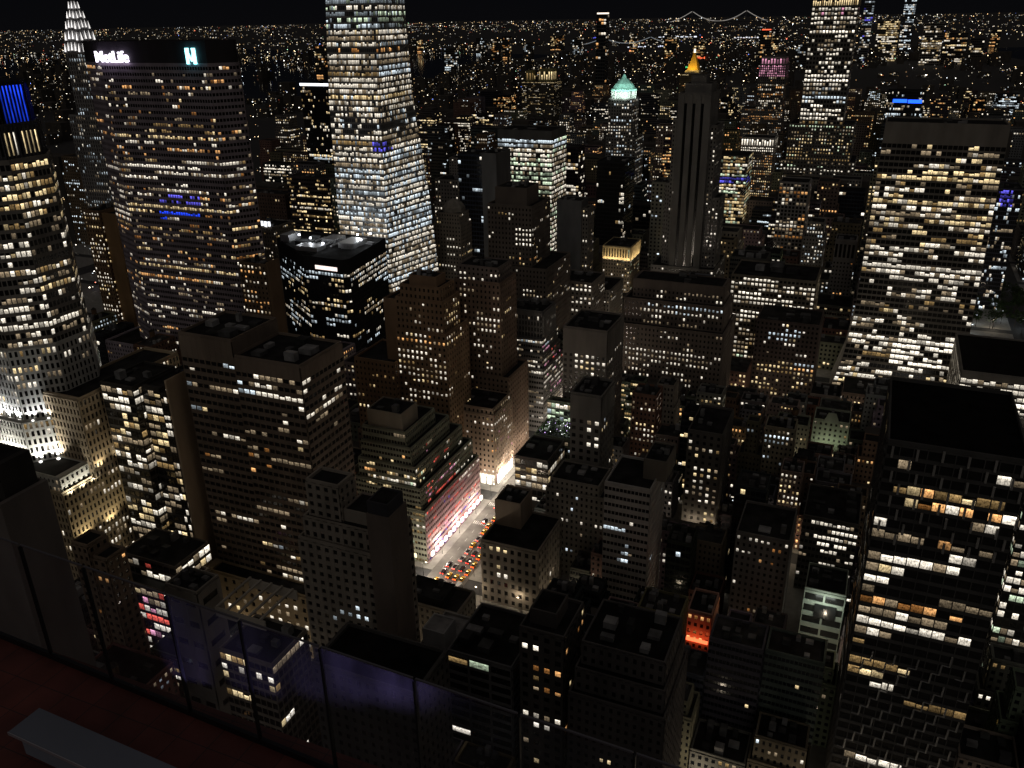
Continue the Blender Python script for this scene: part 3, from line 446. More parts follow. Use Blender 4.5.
B('stone_corner_block', 'pale stone corner building with two lit windows beside the avenue', 'shop building', (0.33, 0.295, 0.25), (0.02, 0.019, 0.018), 0.03, 100, (0.06, 'wy', 0.5, 0.5), [
 (box(-150,-121,306,338),0,0,34,'p',3.6,4.6,0.5,0.48,0.4,0,None,None),
 (box(-149.5,-136,322,337),0,34,47,'-',0,0,0,0,0,0,(0.34, 0.28, 0.22),None)],
 [(0,0,'yw',0.84,0.1,[3,3,1,2,4,4,2,3]),(0,0,'y',0.48,0.4,[6,6,1,3])])
B('ridged_house', 'brownstone block with dark ridged roof and regular dark windows', 'apartment building', (0.36, 0.32, 0.26), (0.02, 0.019, 0.018), 0.05, 100, (0.0, 'wwwyyc', 0.5, 0.5), [
 (box(-160,-132,246,262),0,0,40,'b',2.5,3.4,0.58,0.52,0.25,0,None,None),
 (box(-158,-140,248,260),0,40,43,'-',0,0,0,0,0,0,(0.05, 0.05, 0.05),None)],
 [])
B('white_shed', 'small pale rooftop building with a white snowlike roof', 'building', (0.42, 0.4, 0.37), (0.02, 0.019, 0.018), 0.45, 100, (0, 'wwwyyc', 0.5, 0.5), [
 (box(-126.5,-112,205,226),0,0,58,'-',0,0,0,0,0,0,None,None),
 (box(-125.5,-117,207,216),0,58,65,'-',0,0,0,0,0,0,(0.6, 0.6, 0.6),None)],
 [])
B('banded_office', 'dark low office with horizontal pale bands and a few green windows', 'office building', (0.2, 0.2, 0.2), (0.02, 0.019, 0.018), 0.03, 100, (0.05, 'gyw', 0.3, 0.5), [
 (box(-111.5,-88,199,226),0,0,66,'R',8,3.8,0.1,0.3,0.35,0,None,None)],
 [])
B('loft_tower', 'dark loft tower with scattered amber windows stacked on its face', 'apartment tower', (0.15, 0.14, 0.13), (0.02, 0.019, 0.018), 0.03, 100, (0.22, 'yyowWw', 0.4, 0.5), [
 (box(-85,-70,199,218),0,0,84,'p',3.8,4,0.5,0.48,0.4,0,None,None),
 (box(-83,-74,203,214),0,84,89,'-',0,0,0,0,0,0,None,None)],
 [])
B('dormer_block', 'black stepped mansard block with barely visible dormers', 'apartment building', (0.14, 0.13, 0.125), (0.02, 0.019, 0.018), 0.02, 100, (0.012, 'cy', 0.5, 0.5), [
 (box(-66,-36,192,224),0,0,70,'b',2.6,3.5,0.58,0.52,0.25,0,None,None),
 (box(-65,-37,195,222),0,70,78,'b',2.7,3.5,0.58,0.52,0.25,0,None,None),
 (box(-64,-38,198,220),0,78,86,'b',2.7,3.5,0.58,0.52,0.25,0,None,None)],
 [])
B('faceted_tower', 'huge dark tower of faceted glass diamonds with lit office floors', 'office tower', (0.1, 0.098, 0.095), (0.02, 0.019, 0.018), 0.008, 100, (0.06, 'wy', 0.55, 0.5), [
 (box(12.5,48,238,287),0,0,149.5,'m',3.4,3.9,0.08,0.3,0.4,0,None,(0.12, 0.115, 0.11))],
 [(0,0,'wwyo',0.72,0.4,[18,18,0,0,19,20,0,2,21,26,0,1,27,31,0,0]),(0,0,'yyo',0.88,0.35,[34,34,2,8]),(0,0,'Wwyo',0.88,0.3,[33,33,2,9]),(0,0,'wyo',0.54,0.8,[31,31,1,5,32,32,7,8]),(0,0,'wwo',0.744,0.5,[29,29,0,8,30,30,3,9]),(0,0,'wy',0.9,0.4,[27,27,1,1,28,28,1,4]),(0,0,'wwo',0.9359999999999999,0.5,[24,24,0,5,25,25,6,8]),(0,0,'wwo',0.84,0.5,[23,23,0,5,24,24,7,8]),(0,0,'wW',0.93,0.2,[22,22,1,9]),(0,0,'y',0.88,0.5,[17,17,0,1,18,18,0,6]),(0,0,'wy',0.24,0.6,[14,14,0,7,15,15,4,9]),(0,0,'w',0.9,0.3,[8,8,1,5,9,9,3,5]),(0,3,'wwyo',0.72,0.4,[8,8,0,0,9,9,0,1,10,10,0,2,11,11,0,4,12,12,0,5,13,13,0,7,14,14,0,8,15,15,0,9,16,16,0,11,17,17,0,12,18,24,0,13,25,25,2,13,26,26,4,13,27,27,5,13,28,28,7,13,29,29,9,13,30,30,11,13,31,31,13,13]),(0,3,'wwo',0.744,0.5,[23,23,1,1,24,24,3,5,25,25,5,6,26,26,7,8,27,27,9,10,28,28,10,12,29,29,12,13])])
B('low_slab_office', 'low office slab with black roof and one long brightly lit row', 'office building', (0.27, 0.255, 0.23), (0.02, 0.019, 0.018), 0.008, 100, (0.92, 'wwW', 0.2, 0.2), [
 (box(60,118,524,592),0,0,67,'m',3,4,0.1,0.34,0.4,3,None,None)],
 [])
B('flared_tower', 'wide pale concrete tower with black glass bays and many warm floors', 'skyscraper', (0.3, 0.275, 0.24), (0.02, 0.019, 0.018), 0.03, 100, (0.66, 'wwy', 0.6, 0.5), [
 ([(-14, 616), (78, 616), (78, 670), (-14, 670)],[(-7, 626), (74, 626), (74, 668), (-7, 668)],0,28,'m',3.1,4,0.1,0.34,0.4,0,None,None),
 ([(-7, 626), (74, 626), (74, 668), (-7, 668)],[(-3.5, 632), (72, 632), (72, 668), (-3.5, 668)],28,60,'m',3.1,4,0.1,0.34,0.4,0,None,None),
 ([(-3.5, 632), (72, 632), (72, 668), (-3.5, 668)],[(-2, 634), (71, 634), (71, 668), (-2, 668)],60,193,'m',3.1,4,0.1,0.34,0.4,12,None,None)],
 [(0,0,'W',0.84,0.3,[6,6,12,20]),(1,0,'ww',0.78,0.35,[2,2,1,9,3,3,1,19,4,7,0,24]),(1,0,'W',0.84,0.3,[0,2,10,24,3,3,10,23,4,4,21,23]),(2,0,'wy',0.36,0.6,[26,26,1,5,27,29,1,23]),(2,0,'yyw',0.72,0.35,[20,20,1,17,21,21,1,23,22,22,8,23]),(2,0,'yyw',0.66,0.6,[13,13,0,11,14,17,0,23,18,18,11,23]),(2,0,'ww',0.84,0.3,[6,6,1,11,7,9,1,23,10,12,0,23,13,13,12,23]),(2,0,'wwy',0.42,0.6,[0,0,0,5,1,1,0,16,2,5,0,23,6,6,12,22]),(2,0,'ww',0.78,0.35,[0,0,11,22,1,1,22,22])])
B('ribbed_tower', 'grey stone tower with three dark vertical stripes and bare setbacks', 'skyscraper', (0.23, 0.22, 0.205), (0.02, 0.019, 0.018), 0.03, 100, (0.068, 'w', 0.3, 0.5), [
 (box(-172,-118,704,760),0,0,62,'b',3,3.5,0.58,0.52,0.25,0,None,None),
 (box(-162,-157.1,714,745),0,62,182,'b',2.4,3.5,0.58,0.52,0.25,0,None,None),
 (box(-130.9,-126,714,745),0,62,178,'b',2.4,3.5,0.58,0.52,0.25,0,None,None),
 (box(-166,-162.1,716,742),0,62,130,'b',2.4,3.5,0.58,0.52,0.25,0,None,None),
 (box(-125.9,-120,716,742),0,62,120,'b',2.4,3.5,0.58,0.52,0.25,0,None,None),
 (box(-157,-131,707.4,742),0,62,203,'-',0,0,0,0,0,0,None,None),
 (box(-154,-133,715,738),0,203,210,'-',0,0,0,0,0,0,None,None),
 (box(-150,-138,718,734),0,210,216,'-',0,0,0,0,0,0,None,None)],
 [(0,0,'w',0.3,0.3,[16,17,16,17]),(0,1,'w',0.3,0.3,[11,11,18,18,12,12,14,18,13,13,10,18,14,14,6,18,15,15,1,18,16,16,0,18,17,17,0,17]),(2,0,'w',0.3,0.3,[0,8,1,1,9,32,0,1]),(2,1,'w',0.3,0.3,[0,32,0,12]),(4,0,'w',0.3,0.3,[0,16,0,1]),(4,1,'w',0.3,0.3,[0,16,0,10])])
B('copper_crown_tower', 'slim tower with a floodlit green copper roof and white loggia', 'skyscraper', (0.3, 0.29, 0.27), (0.02, 0.019, 0.018), 0.03, 100, (0.6, 'wwc', 0.3, 0.5), [
 (box(-306,-270,1000,1036),0,0,128,'g',3.2,3.5,0.52,0.48,0.35,0,None,None),
 (box(-304.5,-276,1002,1030),0,128,171,'g',3.2,3.5,0.52,0.48,0.35,0,None,None)],
 [])
B('pyramid_tower', 'distant tower capped by a glowing golden pyramid', 'skyscraper', (0.25, 0.2, 0.12), (0.02, 0.019, 0.018), 0.03, 100, (0.34, 'yo', 0.5, 0.5), [
 (box(-418,-370,1880,1930),0,0,145,'g',2.7,3.5,0.52,0.48,0.35,0,None,None)],
 [])
B('terraced_skyscraper', 'immense stepped skyscraper with hundreds of lit windows rising out of view', 'skyscraper', (0.2, 0.185, 0.165), (0.02, 0.019, 0.018), 0.03, 60, (0.68, 'wwW', 0.35, 0.2), [
 (box(-146,-38,1396,1470),0,0,52,'b',4.8,5,0.58,0.52,0.25,0,None,None),
 (box(-139,-46,1398,1465),0,52,105,'b',4,5,0.58,0.52,0.25,0,None,None),
 (box(-125,-63,1400,1455),0,105,267,'b',4.4,6,0.34,0.42,0.25,0,None,None),
 (box(-125,-63,1400,1455),0,267,277,'v',3,9,0.5,0.34,0.5,0,None,None),
 (box(-120,-68,1405,1450),0,277,330,'b',2.7,3.5,0.58,0.52,0.25,0,None,None)],
 [(0,0,'wyg',0.54,0.65,[8,8,2,20,9,9,1,20]),(1,0,'wyg',0.54,0.65,[0,8,0,22,9,10,0,21]),(1,1,'wyg',0.54,0.65,[0,0,0,16,1,1,0,12,2,2,0,9,3,3,0,6,4,4,0,3]),(2,0,'wp',0.84,0.3,[25,26,1,13]),(2,0,'ccw',0.72,0.5,[5,8,0,13]),(2,0,'wyg',0.54,0.65,[0,0,0,13]),(2,1,'wp',0.84,0.3,[25,26,0,11]),(2,1,'ccw',0.72,0.5,[4,4,4,11,5,8,0,11]),(2,1,'wyg',0.54,0.65,[0,0,0,9]),(3,0,'y',1,0.2,[0,0,0,20]),(3,1,'y',1,0.2,[0,0,0,17])])
B('rose_crown_tower', 'pale pier-faced tower with a rose tinted lit crown', 'office tower', (0.27, 0.255, 0.24), (0.02, 0.019, 0.018), 0.03, 50, (0.425, 'wo', 0.5, 0.5), [
 (box(-236,-168,1560,1600),0,0,110,'b',2.7,3.5,0.58,0.52,0.25,0,None,None),
 (box(-213,-170,1560,1600),0,110,180,'v',3.4,3.7,0.5,0.34,0.5,0,None,None),
 (box(-211,-172,1562,1598),0,180,192,'v',5,9,0.5,0.34,0.5,0,(0.6, 0.5, 0.5),None)],
 [(1,0,'p',1,0.3,[14,18,0,12]),(1,1,'p',1,0.3,[13,13,9,11,14,18,0,11]),(2,0,'p',1,0.3,[0,0,0,7]),(2,1,'p',1,0.3,[0,0,0,6])])
B('white_loggia_block', 'stone block wearing a bright white lit loggia along its top', 'office building', (0.25, 0.23, 0.21), (0.02, 0.019, 0.018), 0.03, 50, (0.595, 'woy', 0.4, 0.5), [
 (box(-188,-143,1264,1300),0,0,88,'b',2.7,3.5,0.58,0.52,0.25,0,None,None),
 (box(-188,-143,1264,1300),0,88.01,100,'v',3.4,11,0.5,0.34,0.5,0,(0.7, 0.68, 0.64),None)],
 [(0,0,'W',1,0.1,[23,24,0,16]),(0,1,'W',1,0.1,[22,22,7,12,23,24,0,12]),(1,0,'W',1,0.1,[0,0,0,12]),(1,1,'W',1,0.1,[0,0,0,10])])
B('curved_lit_office', 'glassy office with yellow lit ragged floors behind the striped stone tower', 'office building', (0.12, 0.12, 0.11), (0.02, 0.019, 0.018), 0.03, 60, (0.85, 'yywgy', 0.55, 0.3), [
 (box(-196,-152,1088,1130),0,0,100,'C',3,4.2,0.1,0.32,0.2,0,None,None)],
 [(0,0,'b',0.95,0.5,[16,16,1,9,17,17,1,14]),(0,1,'b',0.95,0.5,[15,15,10,11,16,16,2,11,17,17,0,7])])
B('pier_tower', 'boxy tower with pale vertical piers over dark windows', 'office tower', (0.4, 0.38, 0.36), (0.02, 0.019, 0.018), 0.03, 50, (0.374, 'oww', 0.6, 0.5), [
 (box(-95,-66,925,955),0,0,100,'v',3.6,3.8,0.34,0.34,0.5,0,None,None)],
 [])
B('white_crown_tower', 'weathered white tower with a glowing midsection of windows', 'office tower', (0.42, 0.4, 0.37), (0.02, 0.019, 0.018), 0.03, 50, (0.6, 'wc', 0.4, 0.5), [
 (box(-59,-40,834,860),0,0,66,'b',2.7,3.5,0.58,0.52,0.25,0,None,None),
 (box(-57,-42,836,858),0,66,80,'g',2.7,3.5,0.52,0.48,0.35,0,None,None)],
 [])
B('arched_tower', 'slim white tower with tall arched openings below its roof', 'office tower', (0.42, 0.4, 0.37), (0.02, 0.019, 0.018), 0.03, 40, (0.102, 'wo', 0.5, 0.5), [
 (box(-28,-11,774,795),0,0,62,'b',3,3.5,0.58,0.52,0.25,0,None,None),
 (box(-28,-11,774,795),0,62.01,80,'v',3.4,15,0.4,0.34,0.5,0,None,None)],
 [])
B('terracotta_tower', 'dark red block with one cool white row and a lit lower grid', 'office building', (0.13, 0.1, 0.09), (0.02, 0.019, 0.018), 0.03, 100, (0.272, 'wwy', 0.3, 0.7), [
 (box(-67,-24,597,632),0,0,60,'g',2.8,3.6,0.52,0.48,0.35,0,None,None)],
 [(0,0,'c',0.95,0.1,[13,13,3,7,14,14,3,10,15,15,7,10]),(0,0,'cwo',0.72,0.2,[7,10,10,14]),(0,0,'wy',0.6,0.4,[0,0,2,9,1,6,1,10,7,7,1,9,8,8,6,9]),(0,1,'cwo',0.72,0.2,[4,4,9,11,5,5,6,11,6,6,3,11,7,7,0,11,8,8,0,7,9,9,0,4,10,10,0,1])])
B('ornate_facade', 'small green-lit ornate facade with arched gable between dark roofs', 'building', (0.38, 0.42, 0.33), (0.02, 0.019, 0.018), 0.03, 100, (0.102, 'yw', 0.5, 0.5), [
 (box(-17,4.2,512,530),0,0,28,'b',3,3.5,0.58,0.52,0.25,0,None,None)],
 [])
B('banded_window_tower', 'dark mid-rise with paired groups of bright windows on each floor', 'office building', (0.13, 0.12, 0.11), (0.02, 0.019, 0.018), 0.03, 100, (0.034, 'w', 0.5, 0.5), [
 (box(-11,14,372,404),0,0,41,'g',1.9,3.9,0.25,0.5,0.35,0,None,None)],
 [(0,0,'wwW',0.888,0.2,[2,2,4,4,3,3,4,11,4,4,4,12,5,8,3,12,9,9,2,12,10,10,2,11]),(0,0,'w',0.72,0.1,[6,6,0,0]),(0,0,'w',0.6,0.1,[1,2,0,0])])
B('loading_house', 'pale green lit service building with an open loading bay', 'building', (0.4, 0.44, 0.37), (0.02, 0.019, 0.018), 0.03, 100, (0.1, 'c', 0.5, 0.5), [
 (box(-5,12,330,350),0,0,30,'R',8,6,0.1,0.4,0.35,0,None,None)],
 [])
B('window_ladder_block', 'dark mid-rise with two bright columns of windows', 'apartment building', (0.12, 0.11, 0.1), (0.02, 0.019, 0.018), 0.03, 100, (0.051, 'wwy', 0.5, 0.5), [
 (box(-74,-56,402,436),0,0,61,'b',3.3,3.7,0.58,0.52,0.25,0,None,None)],
 [(0,0,'wwy',0.864,0.3,[3,3,1,1,4,12,1,3,13,14,0,3]),(0,0,'wy',0.66,0.3,[0,3,3,4,4,4,4,4]),(0,1,'wy',0.66,0.3,[0,0,0,7,1,1,0,5,2,2,0,3,3,3,0,1,4,4,0,0])])
B('red_lit_house', 'small house glowing red and orange from its street front', 'building', (0.5, 0.3, 0.24), (0.02, 0.019, 0.018), 0.03, 100, (0.5, 'oor', 0.5, 0.5), [
 (box(-48.5,-38.3,292,308),0,0,33,'p',2.6,3.5,0.5,0.48,0.4,0,None,None)],
 [])
B('grey_walkup', 'tall grey walk-up speckled with small warm windows', 'apartment building', (0.17, 0.16, 0.15), (0.02, 0.019, 0.018), 0.03, 100, (0.14, 'wwo', 0.65, 0.5), [
 (box(-35,-13,318,345),0,0,59,'b',2.4,3.2,0.58,0.52,0.25,0,None,None)],
 [])
B('corner_glass_tower', 'black glass tower corner with stacked white ceiling strips', 'office tower', (0.05, 0.05, 0.05), (0.02, 0.019, 0.018), 0.03, 100, (0.62, 'wwg', 0.4, 0.5), [
 (box(68,96,330,372),0,0,98,'C',2.6,4,0.12,0.32,0.2,0,None,None)],
 [])
B('led_tower', 'far tower with a blue illuminated screen face', 'office tower', (0.1, 0.1, 0.13), (0.02, 0.019, 0.018), 0.03, 40, (0.255, 'cw', 0.5, 0.5), [
 (box(97,119,880,915),0,0,112,'c',1.6,3.9,0.1,0.24,0.15,0,None,None)],
 [(0,0,'b',0.9,0.6,[25,25,4,9,26,26,3,9,27,27,3,8,28,28,2,8])])
B('domed_hotel', 'ornate pale hotel with stepped domed roof beside the glass tower', 'hotel', (0.38, 0.33, 0.27), (0.02, 0.019, 0.018), 0.03, 100, (0.136, 'wy', 0.5, 0.5), [
 (box(-363,-336,668,700),0,0,92,'b',3,3.6,0.58,0.52,0.25,0,None,None),
 (box(-361,-338,670,696),0,92,102,'b',2.7,3.5,0.58,0.52,0.25,0,None,None)],
 [(0,0,'w',0.72,0.1,[14,22,4,6,23,23,5,6])])
B('twin_lantern_tower', 'far dark tower with two yellow lit lantern crowns', 'office tower', (0.13, 0.12, 0.1), (0.02, 0.019, 0.018), 0.03, 40, (0.255, 'yw', 0.5, 0.5), [
 (box(-764,-688,1850,1900),0,0,128,'b',2.7,3.5,0.58,0.52,0.25,0,None,None),
 (box(-758,-744,1860,1880),0,128,149,'v',6,19,0.5,0.34,0.5,0,(0.5, 0.45, 0.2),None),
 (box(-728,-694,1860,1880),0,128,153,'v',6,19,0.5,0.34,0.5,0,(0.5, 0.45, 0.2),None)],
 [(0,0,'y',1,0.4,[36,36,0,27]),(0,1,'y',1,0.4,[35,35,6,18,36,36,0,18]),(1,0,'y',1,0.4,[0,0,0,1]),(1,1,'y',1,0.4,[0,0,0,2]),(2,0,'y',1,0.4,[0,0,0,5]),(2,1,'y',1,0.4,[0,0,0,2])])
B('rim_lit_tower', 'slim black tower outlined by a bright rim along its flat top', 'office tower', (0.03, 0.03, 0.034), (0.02, 0.019, 0.018), 0.03, 60, (0.11900000000000001, 'wy', 0.5, 0.5), [
 (box(-747,-702,1016,1056),0,0,182,'c',1.6,3.9,0.1,0.24,0.15,0,None,None)],
 [(0,0,'cy',0.84,0.3,[12,12,1,21,13,15,2,22,16,19,3,23,20,22,4,24])])
B('sign_hotel', 'pale hotel with a white glowing rooftop nameboard', 'hotel', (0.32, 0.28, 0.23), (0.02, 0.019, 0.018), 0.03, 50, (0.204, 'wy', 0.5, 0.5), [
 (box(-528,-503,620,650),0,0,88,'b',2.8,3.5,0.58,0.52,0.25,0,None,None)],
 [])
B('black_roof_house', 'black flat-roofed house below the limestone block with a pale skylight', 'building', (0.1, 0.095, 0.09), (0.02, 0.019, 0.018), 0.012, 100, (0, 'wwwyyc', 0.5, 0.5), [
 (box(-126,-93,148,166),0,0,98,'b',2.7,3.5,0.58,0.52,0.25,0,None,None)],
 [])
B('blue_bar_tower', 'dark far tower crossed by a bright blue light bar', 'office tower', (0.04, 0.04, 0.045), (0.02, 0.019, 0.018), 0.03, 30, (0.204, 'wc', 0.5, 0.5), [
 (box(-8,46,1500,1540),0,0,146,'c',1.6,3.9,0.1,0.24,0.15,0,None,None)],
 [])

